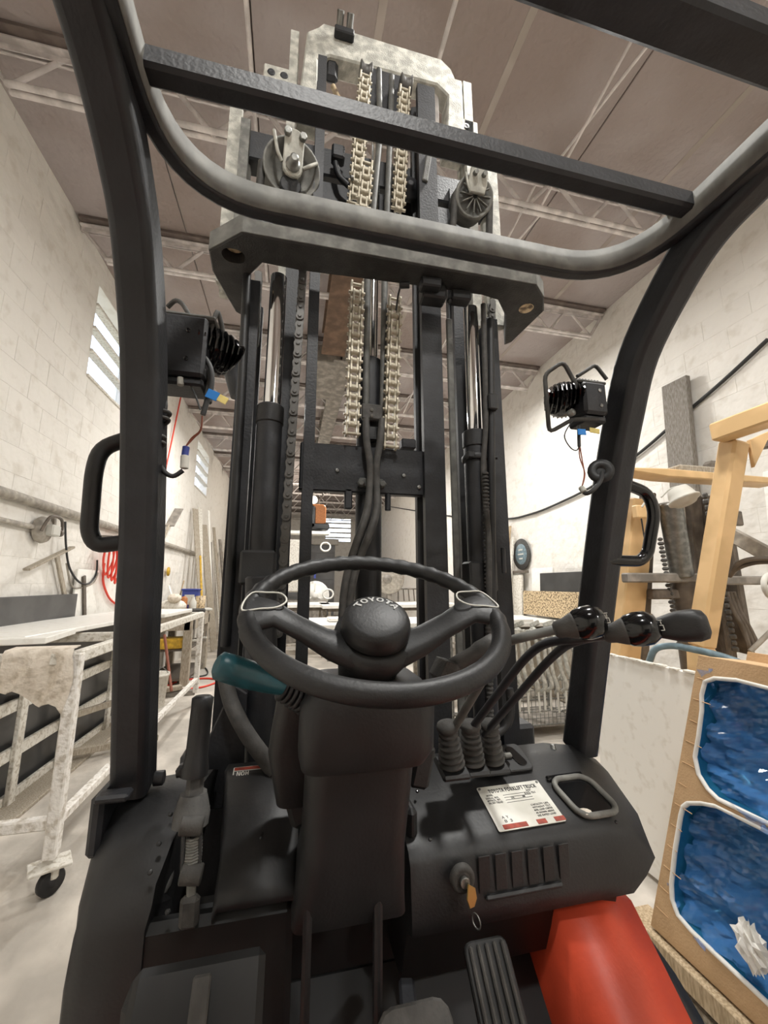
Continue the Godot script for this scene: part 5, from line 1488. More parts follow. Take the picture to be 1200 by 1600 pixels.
	one(B.new().lathe(Vector3(-1.98, 1.6025, -7.3109), RT, [Vector2(0.07, 0), Vector2(0.075, 0.02), Vector2(0.03, 0.03)], 16), "yellow_disc", M.yellow, "small yellow disc hanging on the far left wall", "disc")
	# dark slab on edge against the wall
	one(B.new().box(Vector3(-1.95, 0.93, -3.6), Vector3(0.03, 0.76, 1.55), 0.003), "dark_slab", M.slab_dark, "dark grey stone slab standing on edge against the left wall", "slab")
	near_table()
	slab_rack()
	workbench()
	leaning_boards()
	# things on the floor
	var bz := Vector3(-1.7686, 0.2, -6.4073)
	var bk := thing("bucket", Vector3(-1.50, 0, -5.42), "pale plastic bucket on the floor under the far end of the near table", "bucket")
	put(B.new().lathe(Vector3(-1.50, 0.0, -5.42), UP, [Vector2(0.12, 0), Vector2(0.125, 0.01), Vector2(0.15, 0.34), Vector2(0.158, 0.34), Vector2(0.158, 0.37), Vector2(0.148, 0.37), Vector2(0.12, 0.03), Vector2(0.01, 0.025)], 20), "body", M.white_rough, bk)
	put(B.new().tube(curve([Vector3(-1.65, 0.35, -5.42), Vector3(-1.59, 0.44, -5.37), Vector3(-1.41, 0.44, -5.37), Vector3(-1.35, 0.35, -5.42)], 5), 0.004, 6), "bail", M.steel, bk)
	var br := thing("broom", Vector3(-1.36, 0, -6.0), "broom with a faded red handle standing beside the bucket", "broom")
	put(B.new().cyl(Vector3(-1.3504, 0.12, -5.6072), Vector3(-1.5779, 0.7436, -5.95), 0.018, 8), "handle", M.wire_red, br)
	put(B.new().box(Vector3(-1.4063, 0.1, -5.8285), Vector3(0.24, 0.06, 0.08), 0.01, Basis(UP, 0.5)), "head", M.wood_grey, br)
	put(B.new().box(Vector3(-1.4242, 0.05, -5.9139), Vector3(0.25, 0.09, 0.1), 0.02, Basis(UP, 0.5)), "bristles", M.wood_dark, br)
	one(B.new().tube(curve([Vector3(-1.6475, 0.013, -6.1847), Vector3(-1.6015, 0.013, -6.419), Vector3(-1.4798, 0.013, -6.6988), Vector3(-1.1853, 0.013, -6.7549), Vector3(-0.985, 0.013, -6.6254), Vector3(-0.9758, 0.013, -6.4632), Vector3(-1.1019, 0.013, -6.2315), Vector3(-1.3074, 0.013, -6.1399), Vector3(-1.5698, 0.013, -6.1005)], 6), 0.013, 8), "floor_hose", M.red_hose, "red hose lying in a loop on the floor", "hose")
	one(B.new().tube(curve([Vector3(-1.5741, 0.012, -8.1202), Vector3(-1.306, 0.012, -7.4924), Vector3(-1.2097, 0.012, -7.0292), Vector3(-1.3448, 0.012, -6.882), Vector3(-1.5057, 0.012, -6.6293), Vector3(-1.6298, 0.012, -6.6187)], 6), 0.011, 8), "floor_cable", M.cable, "black cable trailing on the floor by the workbench", "cable")
	one(B.new().beam(Vector3(-1.5498, 0.03, -5.8384), Vector3(-1.1387, 0.03, -5.8986), 0.09, 0.06, 0.006), "floor_beam", M.grey_steel, "flat grey bar lying on the floor under the far end of the table", "bar")


func near_table() -> void:
	var X1 := -1.03
	var X0 := -1.86
	var Z1 := -2.40
	var Z0 := -5.35
	var H := 1.07
	var t := thing("work_table", Vector3(-1.45, 0, -3.9), "long paint-chipped steel table frame on casters in the left foreground", "table")
	for x in [X0, X1]:
		put(B.new().box(Vector3(x, H - 0.03, (Z0 + Z1) / 2), Vector3(0.045, 0.06, Z1 - Z0), 0.006), "side_rail", M.white_rough, t)
	for z in [Z1, Z0, -3.3]:
		put(B.new().box(Vector3((X0 + X1) / 2, H - 0.035, z), Vector3(X1 - X0, 0.06, 0.045), 0.006), "cross_rail", M.white_rough, t)
	for x in [X0, X1]:
		for z in [Z1, Z0]:
			var hx: float = 0.055
			put(B.new().box(Vector3(x, (H + 0.1) / 2 + 0.02, z), Vector3(hx, H - 0.16, hx), 0.006, Basis(BK, 0.0)), "leg", M.chipped, t)
			if z == Z1:
				put(B.new().box(Vector3(x, 0.125, z), Vector3(0.16, 0.012, 0.12), 0.003, Basis(UP, 0.5)), "caster_plate", M.white_rough, t)
				put(B.new().box(Vector3(x + 0.01, 0.09, z), Vector3(0.06, 0.06, 0.045), 0.012), "caster_fork", M.white_rough, t)
				put(B.new().lathe(Vector3(x - 0.0, 0.055, z + 0.02) + Vector3(0.012, 0, -0.02), Vector3(0.8, 0, 0.6), [Vector2(0.018, -0.02), Vector2(0.048, -0.02), Vector2(0.055, -0.012), Vector2(0.055, 0.012), Vector2(0.048, 0.02), Vector2(0.02, 0.02), Vector2(0.018, 0.026), Vector2(0.006, 0.026)], 22), "caster_wheel", M.rubber, t)
			else:
				put(B.new().box(Vector3(x, 0.05, z), Vector3(0.06, 0.10, 0.06), 0.006), "foot", M.white_rough, t)
	put(B.new().box(Vector3((X0 + X1) / 2, 0.30, Z1), Vector3(X1 - X0, 0.05, 0.045), 0.006), "stretcher", M.chipped, t)
	put(B.new().box(Vector3(X1, 0.30, (Z0 + Z1) / 2), Vector3(0.045, 0.045, Z1 - Z0), 0.006), "stretcher", M.chipped, t)
	put(B.new().box(Vector3(X0, 0.30, (Z0 + Z1) / 2), Vector3(0.045, 0.045, Z1 - Z0), 0.006), "stretcher", M.chipped, t)
	# white slabs laid across it
	one(B.new().box(Vector3(-1.62, 1.095, -4.0), Vector3(0.62, 0.03, 2.5), 0.004, Basis(UP, -0.10)), "white_slab", M.white, "long white stone slab lying along the near table", "slab")
	one(B.new().box(Vector3(-1.60, 1.088, -2.9), Vector3(0.5, 0.035, 0.5), 0.004, Basis(UP, 0.15)), "white_slab", M.white, "short white offcut lying on the near end of the table", "slab")
	one(B.new().box(Vector3(-1.36, 1.09, -4.9), Vector3(0.40, 0.035, 0.9), 0.004, Basis(UP, -0.06)), "white_slab", M.white, "narrow white slab on the far end of the near table", "slab")
	# rag over the corner
	var rows := []
	var n := 13
	for i in 15:
		var row := []
		var f := i / 14.0
		for k in n:
			var s := k / float(n - 1)
			var x := -1.35 + s * 0.29
			var fold := 0.024 * sin(s * 15.0 + f * 2.5) * clampf(f * 2.0, 0.2, 1.0) + 0.012 * sin(s * 7.0)
			var drop := (0.15 + 0.14 * s + 0.025 * sin(s * 13.0))
			var y: float
			var z: float
			if f < 0.22:
				y = H + 0.014; z = Z1 - 0.10 + f / 0.22 * 0.13
			else:
				y = H + 0.010 - (f - 0.22) / 0.78 * drop
				z = Z1 + 0.034 + fold + 0.01
			row.append(Vector3(x + (0.04 * sin(f * 3.0)), y, z))
		rows.append(row)
	var b := B.new()
	for side in [0.0, -0.006]:
		var rr := []
		for row in rows:
			var r2 := []
			for p in row: r2.append(p + Vector3(0, side * 0.5, side))
			rr.append(r2)
		var f0 := b.g.size()
		b.loft(rr, 1, false, false)
		for i in range(f0, b.g.size()):  # make the front face look at +z, the back at -z
			var nn := (b.v[i * 3 + 1] - b.v[i * 3]).cross(b.v[i * 3 + 2] - b.v[i * 3])
			if (nn.z + nn.y > 0.0) == (side == 0.0):
				var tt := b.v[i * 3 + 1]; b.v[i * 3 + 1] = b.v[i * 3 + 2]; b.v[i * 3 + 2] = tt
	one(b, "rag", M.cloth, "stained pale cloth hung over the corner of the near table", "rag")
	# strips that stick out under the table
	one(B.new().beam(Vector3(-1.72, 1.0, -2.335), Vector3(-1.36, 0.60, -2.335), 0.07, 0.03, 0.004), "wood_strip", M.white_rough, "pale strip slanting down under the near table", "strip")


func slab_rack() -> void:
	var X := -1.72
	var t := thing("slab_rack", Vector3(X, 0, -4.1), "white timber frame holding the dark slab under the near table", "rack")
	var sl := one(B.new().box(Vector3(X - 0.06, 0.52, -3.95), Vector3(0.03, 0.98, 2.3), 0.003), "dark_slab", M.slab_black, "large dark slab leaning inside the white timber frame", "slab")
	for q in [[0.62, -2.7, -4.75], [0.32, -2.7, -4.95], [0.035, -2.75, -5.0]]:
		put(B.new().box(Vector3(X, q[0], (q[1] + q[2]) / 2), Vector3(0.03, 0.075, q[1] - q[2]), 0.004), "rail", M.white_rough, t)
	for z in [-3.30, -3.86, -4.70]:
		put(B.new().box(Vector3(X + 0.03, 0.40, z), Vector3(0.03, 0.80, 0.07), 0.004), "post", M.white_rough, t)
	put(B.new().beam(Vector3(X + 0.04, 0.10, -3.86), Vector3(X + 0.6, 0.03, -4.3), 0.05, 0.05, 0.004), "brace", M.wood_grey, t)
	put(B.new().beam(Vector3(X + 0.03, 0.34, -4.0), Vector3(X + 0.35, 0.30, -4.9), 0.04, 0.05, 0.004), "brace", M.wood_grey, t)
	put(B.new().box(Vector3(X, 0.012, -4.0), Vector3(0.35, 0.024, 2.4), 0.004), "foot_board", M.wood_grey, t)


func workbench() -> void:
	var t := thing("workbench", Vector3(-1.6, 0, -6.9), "rough dusty timber workbench by the left wall", "workbench")
	var X1 := -1.33
	var X0 := -1.96
	var Z1 := -6.35
	var Z0 := -7.7
	put(B.new().box(Vector3((X0 + X1) / 2, 0.93, (Z0 + Z1) / 2), Vector3(X1 - X0, 0.05, Z1 - Z0), 0.006), "top", M.wood_grey, t)
	for q in [[X1 - 0.06, Z1 - 0.05], [X1 - 0.06, Z0 + 0.1], [X0 + 0.05, Z1 - 0.05], [X0 + 0.05, Z0 + 0.05]]:
		put(B.new().box(Vector3(q[0], 0.45, q[1]), Vector3(0.11, 0.90, 0.09), 0.006), "leg", M.wood_grey, t)
	put(B.new().box(Vector3((X0 + X1) / 2, 0.83, Z1 - 0.02), Vector3(X1 - X0, 0.16, 0.03), 0.004), "apron", M.wood_grey, t)
	put(B.new().box(Vector3(X1 - 0.02, 0.83, (Z0 + Z1) / 2), Vector3(0.03, 0.16, Z1 - Z0), 0.004), "apron", M.wood_grey, t)
	put(B.new().box(Vector3((X0 + X1) / 2, 0.48, (Z0 + Z1) / 2), Vector3(X1 - X0 - 0.08, 0.03, Z1 - Z0 - 0.1), 0.004), "shelf", M.wood_dark, t)
	put(B.new().box(Vector3((X0 + X1) / 2, 0.08, (Z0 + Z1) / 2), Vector3(X1 - X0 - 0.08, 0.03, Z1 - Z0 - 0.1), 0.004), "lower_shelf", M.wood_dark, t)
	for q in [[X1 - 0.004, 0.70, -6.45], [X1 - 0.004, 0.78, -6.8], [X1 - 0.004, 0.66, -7.1]]:
		var c := thing("bar_clamp", Vector3(q[0], q[1], q[2]), "small steel clamp hanging on the edge of the workbench, " + {-6.45: "nearest", -6.8: "middle", -7.1: "farthest"}[q[2]], "clamp", "clamps on the workbench edge")
		put(B.new().box(Vector3(q[0] + 0.01, q[1] + 0.02, q[2]), Vector3(0.02, 0.34, 0.02), 0.004), "bar", M.grey_steel, c)
		put(B.new().box(Vector3(q[0] + 0.03, q[1] - 0.1, q[2]), Vector3(0.09, 0.03, 0.03), 0.006), "jaw", M.mark, c)
		put(B.new().cyl(Vector3(q[0] + 0.06, q[1] - 0.16, q[2]), Vector3(q[0] + 0.06, q[1] + 0.0, q[2]), 0.01, 8), "screw", M.grey_steel, c)
	one(B.new().plate(rect(0.42, 0.14, 0.03), 0.26, Transform3D(Basis(UP, 0.2), Vector3(-1.62, 0.575, -6.62)), 0.01), "tool_case", M.yellow, "yellow tool case on the shelf under the workbench", "case")
	# on the bench
	var y := 0.957
	one(B.new().ball(Vector3(-1.72, y + 0.108, -6.75), Vector3(0.20, 0.11, 0.22), 14), "plastic_bag", M.white_rough, "crumpled white plastic bag on the workbench", "bag")
	one(B.new().ball(Vector3(-1.66, y + 0.235, -6.6), Vector3(0.10, 0.07, 0.10), 12), "plastic_bag", M.cloth, "small crumpled bag on top of the white plastic bag", "bag")
	var bb := thing("blue_bin", Vector3(-1.60, y, -7.35), "blue plastic box with a pale label on the workbench", "box")
	put(B.new().box(Vector3(-1.60, y + 0.2, -7.35), Vector3(0.24, 0.28, 0.2), 0.01), "body", M.blue_box, bb)
	put(B.new().box(Vector3(-1.60, y + 0.19, -7.245), Vector3(0.15, 0.16, 0.008), 0.002), "label_patch", M.mark, bb)
	put(B.new().box(Vector3(-1.60, y + 0.035, -7.35), Vector3(0.22, 0.05, 0.18), 0.005), "foot", M.blue_box, bb)
	put(B.new().box(Vector3(-1.60, y + 0.35, -7.35), Vector3(0.27, 0.03, 0.22), 0.008), "lid", M.blue_box, bb)
	one(B.new().lathe(Vector3(-1.62, y, -7.0), UP, [Vector2(0.045, 0), Vector2(0.05, 0.02), Vector2(0.05, 0.22), Vector2(0.035, 0.24), Vector2(0.02, 0.25)], 14), "spray_can", M.orange, "orange-red can on the workbench in front of the blue box", "can")
	one(B.new().lathe(Vector3(-1.50, y, -7.05), UP, [Vector2(0.05, 0), Vector2(0.055, 0.02), Vector2(0.055, 0.16), Vector2(0.03, 0.20), Vector2(0.025, 0.24)], 14), "bottle", M.mark, "pale plastic bottle on the workbench beside the orange can", "bottle")
	one(B.new().lathe(Vector3(-1.44, y, -7.3), UP, [Vector2(0.07, 0), Vector2(0.075, 0.02), Vector2(0.085, 0.25), Vector2(0.08, 0.25), Vector2(0.07, 0.02)], 16), "plastic_tub", M.granite, "yellowish tub at the far end of the workbench", "tub")
	one(B.new().box(Vector3(-1.42, y + 0.04, -6.75), Vector3(0.34, 0.07, 0.12), 0.02, Basis(UP, 0.2)), "grinder", M.rubber_dusty, "dark power tool lying on the workbench edge", "tool")
	one(B.new().box(Vector3(-1.40, y + 0.02, -7.5), Vector3(0.2, 0.04, 0.25), 0.01, Basis(UP, 0.4)), "stone_offcut", M.mark, "pale offcut at the far corner of the workbench", "offcut")
	one(B.new().cyl(Vector3(-1.78, y, -7.2), Vector3(-1.74, y + 0.5, -7.4), 0.012, 6), "stick", M.wood, "thin stick standing behind the bags on the workbench", "stick")
	one(B.new().beam(Vector3(-1.70, y, -6.95), Vector3(-1.86, y + 0.42, -7.0), 0.04, 0.012, 0.003), "stick", M.white, "white strip leaning on the wall above the plastic bag", "strip")
	one(B.new().cyl(Vector3(-1.45, y, -7.55), Vector3(-1.62, y + 0.95, -7.9), 0.018, 8), "yellow_stick", M.yellow, "yellow wooden stick leaning behind the workbench", "stick")


func leaning_boards() -> void:
	var kinds := ["wood_grey", "white_rough", "wood", "wood_grey", "white", "wood_dark", "wood_grey", "white_rough", "wood", "grey_steel", "wood_grey", "white_rough"]
	var says := ["grey weathered plank nearest of the tall boards leaning on the left wall", "chalky white plank second of the tall leaning boards", "tall tan plank leaning third on the left wall", "broad grey plank in the middle of the leaning boards", "clean white strip among the leaning boards", "dark brown plank among the leaning boards", "thin grey plank behind the dark brown one", "dusty white plank behind the workbench corner", "slim tan lath near the mast rail", "grey steel strip among the leaning boards", "last but one grey plank by the mast rail", "last chalky plank of the leaning row"]
	var hs := [2.9, 3.0, 2.2, 2.7, 3.1, 2.4, 2.8, 2.5, 2.0, 2.6, 2.3, 2.7]
	for k in 12:
		var z := -8.35 - k * 0.36
		var off_x := 0.50 - (k % 3) * 0.09
		var foot := Vector3(-2.0 + off_x, 0.0, z + rng.randf_range(-0.1, 0.1))
		var top := Vector3(-1.94 + rng.randf() * 0.02, hs[k], z - 0.10 + rng.randf_range(-0.2, 0.1))
		var wd: float = [0.14, 0.10, 0.07, 0.20, 0.06, 0.12, 0.09, 0.12, 0.04, 0.10, 0.14, 0.10][k]
		var d := (top - foot).normalized()
		var p := foot + d * 0.02 + Vector3(0.0, 0.01, 0.0)
		one(B.new().beam(p, top, wd, 0.022, 0.003, RT.cross(d).cross(d) * -1.0 if false else Vector3(1, 0.2, 0.55)), "leaning_plank", M[kinds[k]], says[k], "plank", "boards leaning on the left wall")

# ---------------------------------------------------------------- tables and machines at the far end
func slab_table(at: Vector3, w: float, d: float, h: float, label: String) -> Node3D:
	var t := thing("slab_table", at, label, "table", "steel tables at the far end")
	for x in [-w / 2 + 0.04, w / 2 - 0.04]:
		put(B.new().box(at + Vector3(x, h - 0.03, 0), Vector3(0.05, 0.06, d), 0.005), "rail", M.mast_dirty, t)
		for z in [-d / 2 + 0.04, d / 2 - 0.04]:
			put(B.new().box(at + Vector3(x, h / 2, z), Vector3(0.05, h, 0.05), 0.005), "leg", M.pipe, t)
	for z in [-d / 2 + 0.04, d / 2 - 0.04]:
		put(B.new().box(at + Vector3(0, h - 0.03, z), Vector3(w, 0.06, 0.05), 0.005), "rail", M.mast_dirty, t)
	put(B.new().box(at + Vector3(0, 0.25, d / 2 - 0.04), Vector3(w, 0.04, 0.04), 0.005), "stretcher", M.pipe, t)
	return t


func far_end() -> void:
	slab_table(Vector3(0.62, 0, -5.15), 1.5, 0.9, 0.90, "steel table under white slabs, seen left through the mast")
	one(B.new().box(Vector3(0.62, 0.925, -5.15), Vector3(1.65, 0.05, 1.05), 0.005), "white_slab", M.white, "thick white slab on the table left behind the mast", "slab")
	one(B.new().box(Vector3(0.68, 0.975, -5.1), Vector3(0.42, 0.035, 0.30), 0.004), "white_slab", M.white, "small white sample slab on top of the slab left behind the mast", "slab")
	slab_table(Vector3(2.55, 0, -5.15), 1.7, 1.0, 0.88, "steel table under white slabs, to the right of the mast")
	one(B.new().box(Vector3(2.5, 0.905, -5.15), Vector3(1.95, 0.05, 1.15), 0.005), "white_slab", M.white, "broad white slab on the table right of the mast", "slab")
	one(B.new().box(Vector3(2.75, 0.95, -4.72), Vector3(0.45, 0.035, 0.25), 0.004), "white_slab", M.white, "small white offcut on the front edge of the right table", "slab")
	slab_table(Vector3(2.0, 0, -8.2), 2.6, 1.0, 0.95, "long steel table under a white slab in the background")
	one(B.new().box(Vector3(2.0, 0.98, -8.2), Vector3(2.8, 0.06, 1.2), 0.005), "white_slab", M.white, "long white slab on the farther table in the background", "slab")
	slab_table(Vector3(-0.1, 0, -8.6), 1.6, 1.0, 0.95, "farther table seen left of the steering wheel hub")
	one(B.new().box(Vector3(-0.1, 0.98, -8.6), Vector3(1.8, 0.06, 1.1), 0.005), "white_slab", M.white, "white slab on the farther left table", "slab")
	# bridge saw in front of the roller door
	var c := Vector3(0.25, 0, -10.6)
	var m := thing("stone_saw", c, "white stone cutting machine with a round blade guard in the background", "machine")
	put(B.new().box(c + Vector3(0, 0.5, 0), Vector3(1.3, 1.0, 0.8), 0.02), "base", M.grey_steel, m)
	put(B.new().box(c + Vector3(-0.1, 1.85, 0.1), Vector3(0.55, 1.3, 0.5), 0.03), "column", M.white_rough, m)
	put(B.new().box(c + Vector3(0.1, 2.7, 0.1), Vector3(1.2, 0.08, 0.3), 0.01), "arm", M.white, m)
	var g := Vector3(0.6254, 1.1182, -10.5441)
	put(B.new().lathe(g, BK, [Vector2(0.34, -0.06), Vector2(0.36, -0.02), Vector2(0.36, 0.05), Vector2(0.30, 0.07), Vector2(0.08, 0.05), Vector2(0.08, 0.10), Vector2(0.02, 0.10)], 24), "blade_guard", M.white, m)
	for k in 3: put(B.new().beam(g + Vector3(0, 0, 0.06), g + Vector3(cos(1.57 + k * 2.09) * 0.30, sin(1.57 + k * 2.09) * 0.30, 0.06), 0.04, 0.03, 0.004, BK), "rib", M.white, m)
	for q in [[Vector3(0.831, 2.3229, -10.2741), 0.12], [Vector3(0.9421, 1.1503, -10.465), 0.13]]:
		var ring := []
		for k in 18: ring.append(q[0] + Vector3(cos(TAU * k / 18) * q[1], sin(TAU * k / 18) * q[1] * 0.9, 0.1))
		put(B.new().tube(ring, 0.022, 8, true), "hand_wheel", M.white, m)
	put(B.new().box(Vector3(0.6029, 1.5991, -10.4083), Vector3(0.05, 0.12, 0.02), 0.004), "switch", M.blue_box, m)
	# big fan and odds and ends
	var f := thing("drum_fan", Vector3(2.1668, 1.4631, -8.8732), "round grey industrial fan standing behind the mast on the right", "fan")
	var fc := Vector3(2.165, 1.5057, -8.8657)
	put(B.new().lathe(fc, Vector3(-0.5, 0, 0.86), [Vector2(0.30, -0.10), Vector2(0.33, -0.08), Vector2(0.33, 0.08), Vector2(0.30, 0.10), Vector2(0.10, 0.12), Vector2(0.02, 0.13)], 26), "drum", M.pipe, f)
	put(B.new().lathe(fc, Vector3(-0.5, 0, 0.86), [Vector2(0.10, 0.11), Vector2(0.09, 0.18), Vector2(0.02, 0.2)], 16), "motor", M.grey_steel, f)
	put(B.new().box(Vector3(fc.x, fc.y / 2 - 0.15, fc.z), Vector3(0.10, fc.y - 0.3, 0.10), 0.01), "stand", M.grey_steel, f)
	put(B.new().box(Vector3(fc.x, 0.03, fc.z), Vector3(0.6, 0.06, 0.5), 0.01), "foot", M.grey_steel, f)
	var sh := thing("tool_rail", Vector3(2.7392, 1.2883, -9.1904), "grey tool rail on a stand behind the far tables", "rail")
	var s0 := Vector3(2.4754, 1.2883, -9.2513)
	var s1 := Vector3(3.0616, 1.2883, -9.116)
	put(B.new().cyl(s0, s1, 0.02, 8), "bar", M.grey_steel, sh)
	for p in [s0, s1]: put(B.new().cyl(p, Vector3(p.x, 0.0, p.z), 0.02, 8), "post", M.grey_steel, sh)
	for k in 4: put(B.new().beam(s0.lerp(s1, 0.2 + 0.2 * k), s0.lerp(s1, 0.2 + 0.2 * k) + Vector3(0.02, -0.28, 0), 0.03, 0.02, 0.003), "hanger", M.mast_dirty, sh)
	# right wall: wires, saw blade, boards and slabs
	var cab := [Vector3(3.6, 4.5446, -15.5933), Vector3(3.6, 2.9979, -8.8136), Vector3(3.6, 2.537, -6.3804), Vector3(3.6, 2.4695, -5.4421), Vector3(3.6, 2.5173, -4.6779), Vector3(3.6, 2.6021, -4.0675), Vector3(3.6, 2.7881, -3.3866), Vector3(3.6, 2.9706, -2.9185), Vector3(3.6, 3.1395, -2.4762), Vector3(3.6, 3.3026, -2.1118)]
	one(B.new().tube(curve(cab, 6), 0.016, 8), "wall_cable", M.cable, "long black cable sagging along the right wall", "cable")
	var dc := Vector3(3.6, 1.8696, -5.7764)
	var d := thing("saw_blade", dc, "round dark saw blade with a blue centre hanging on the right wall", "saw blade")
	put(B.new().lathe(dc, Vector3(-1, 0, 0), [Vector2(0.245, 0), Vector2(0.25, 0.006), Vector2(0.245, 0.012), Vector2(0.02, 0.012)], 40), "disc", M.rubber_dusty, d)
	put(B.new().lathe(dc + Vector3(-0.012, 0, 0), Vector3(-1, 0, 0), [Vector2(0.165, 0), Vector2(0.16, 0.003), Vector2(0.02, 0.003)], 32), "blue_label", M.blue_grey, d)
	for k in 3: put(B.new().box(dc + Vector3(-0.017, [0.07, 0.0, -0.07][k], 0), Vector3(0.002, 0.02, [0.12, 0.16, 0.1][k]), 0.0005), "print", M.mark, d)
	one(B.new().beam(Vector3(3.36, 0.7932, -6.0845), Vector3(3.58, 2.3623, -6.0406), 0.07, 0.03, 0.004), "wood_batten", M.wood, "slim brown batten leaning on the right wall beside the white panel", "batten")
	one(B.new().beam(Vector3(3.38, 0.8057, -5.9392), Vector3(3.58, 2.158, -5.9614), 0.05, 0.03, 0.004), "wood_batten", M.white_rough, "slim pale batten leaning just behind the brown one", "batten")
	one(B.new().box(Vector3(3.52, 1.21, -6.0), Vector3(0.03, 0.66, 0.62), 0.004, Basis(BK, -0.06)), "stone_slab", M.white_rough, "white stone panel leaning on the right wall under the saw blade", "slab")
	one(B.new().box(Vector3(3.56, 1.5886, -5.9109), Vector3(0.08, 0.04, 0.62), 0.004), "wall_ledge", M.wood_dark, "narrow dark shelf on the right wall above the white panel", "shelf")
	one(B.new().box(Vector3(3.5, 1.3219, -4.6256) + Vector3(0, 0.0, 0.2), Vector3(0.03, 0.46, 1.5), 0.004, Basis(BK, -0.05)), "black_slab", M.slab_black, "polished black slab leaning on the right wall", "slab")
	one(B.new().box(Vector3(3.44, 1.1307, -4.7348), Vector3(0.03, 0.34, 1.6), 0.004, Basis(BK, -0.05)), "granite_strip", M.granite, "speckled tan granite strip standing before the black slab", "slab")
	one(B.new().box(Vector3(3.54, 1.3769, -5.1859), Vector3(0.03, 0.5, 0.5), 0.004, Basis(BK, -0.05)), "stone_slab", M.white, "pale offcut panel behind the granite strip", "slab")
	one(B.new().box(Vector3(3.42, 0.44, -5.0), Vector3(0.36, 0.86, 2.6), 0.01), "low_shelf", M.wood_grey, "low timber shelf along the right wall carrying the panels", "shelf")
	clamps()


func clamps() -> void:
	var o := Vector3(2.15, 0, -3.62)
	var t := thing("wire_rack", o, "low wire mesh rack full of clamps beyond the right guard post", "rack")
	var X0 := 1.65
	var X1 := 2.75
	var Z := -3.55
	for q in [[X0, Z], [X1, Z], [X0, Z - 0.5], [X1, Z - 0.5]]:
		put(B.new().cyl(Vector3(q[0], 0, q[1]), Vector3(q[0], 0.92, q[1]), 0.014, 8), "post", M.steel, t)
	for y in [0.12, 0.34, 0.88]:
		put(B.new().cyl(Vector3(X0, y, Z), Vector3(X1, y, Z), 0.007, 6), "rail", M.steel, t)
		put(B.new().cyl(Vector3(X0, y, Z - 0.5), Vector3(X1, y, Z - 0.5), 0.007, 6), "rail", M.steel, t)
		for x in [X0, X1]: put(B.new().cyl(Vector3(x, y, Z), Vector3(x, y, Z - 0.5), 0.007, 6), "rail", M.steel, t)
	for k in 26:
		var x := lerpf(X0, X1, (k + 0.5) / 26.0)
		put(B.new().cyl(Vector3(x, 0.10, Z), Vector3(x, 0.50, Z), 0.0035, 5), "wire", M.steel, t)
	for k in 5: put(B.new().cyl(Vector3(X0, 0.18 + k * 0.08, Z), Vector3(X1, 0.18 + k * 0.08, Z), 0.0035, 5), "wire", M.steel, t)
	put(B.new().box(Vector3((X0 + X1) / 2, 0.11, Z - 0.25), Vector3(X1 - X0, 0.02, 0.5), 0.003), "tray", M.grey_steel, t)
	# shop clamps hooked over the top rail
	var proto: Node3D
	var says := ["leftmost", "second from the left", "third from the left", "fourth from the left", "fifth from the left", "sixth from the left", "seventh from the left", "eighth from the left", "ninth from the left", "tenth from the left", "eleventh from the left", "twelfth from the left", "second from the right", "rightmost, swung aslant"]
	for i in 14:
		var x := X0 + 0.10 + i * 0.073
		var c: Node3D
		if i == 0:
			c = thing("locking_clamp", Vector3(x, 0.88, Z + 0.02), "", "clamp")
			var p := Vector3(x, 0.88, Z + 0.02)
			put(B.new().tube(bend([p + Vector3(0, 0.02, -0.05), p + Vector3(0, 0.03, 0.03), p + Vector3(0.0, -0.28, 0.06), p + Vector3(0.02, -0.40, 0.10), p + Vector3(0.02, -0.46, 0.03)], 0.04, 4), 0.018, 8), "frame", M.dust_steel, c)
			put(B.new().cyl(p + Vector3(0.02, -0.62, 0.06), p + Vector3(0.02, -0.38, 0.07), 0.010, 8), "screw", M.mark, c)
			put(B.new().cyl(p + Vector3(-0.04, -0.61, 0.06), p + Vector3(0.08, -0.61, 0.06), 0.006, 6), "tommy_bar", M.steel, c)
			put(B.new().beam(p + Vector3(0.005, 0.06, -0.06), p + Vector3(0.02, 0.08, 0.08), 0.026, 0.05, 0.006), "jaw", M.dust_steel, c)
			proto = c
		else:
			c = proto.duplicate()
			c.name = numbered("locking_clamp")
			add_child(c, true)
			c.position = Vector3(x, 0.88 + rng.randf_range(-0.02, 0.02), Z + 0.02 + rng.randf_range(-0.01, 0.02))
			c.rotation = Vector3(rng.randf_range(-0.05, 0.05), rng.randf_range(-0.2, 0.25), rng.randf_range(-0.05, 0.06) + (0.35 if i > 11 else 0.0))
		tag(c, "steel clamp hanging on the wire rack, " + says[i], "clamp", "clamps on the wire rack")
	for i in 6:
		var c := proto.duplicate()
		c.name = numbered("locking_clamp")
		add_child(c, true)
		c.position = Vector3(X0 + 0.14 + i * 0.17, 0.92, Z - 0.28)
		c.rotation = Vector3(-0.2, rng.randf_range(-0.3, 0.3), rng.randf_range(-0.1, 0.1))
		tag(c, "steel clamp hooked on the back of the wire rack, " + says[i], "clamp", "clamps on the wire rack")

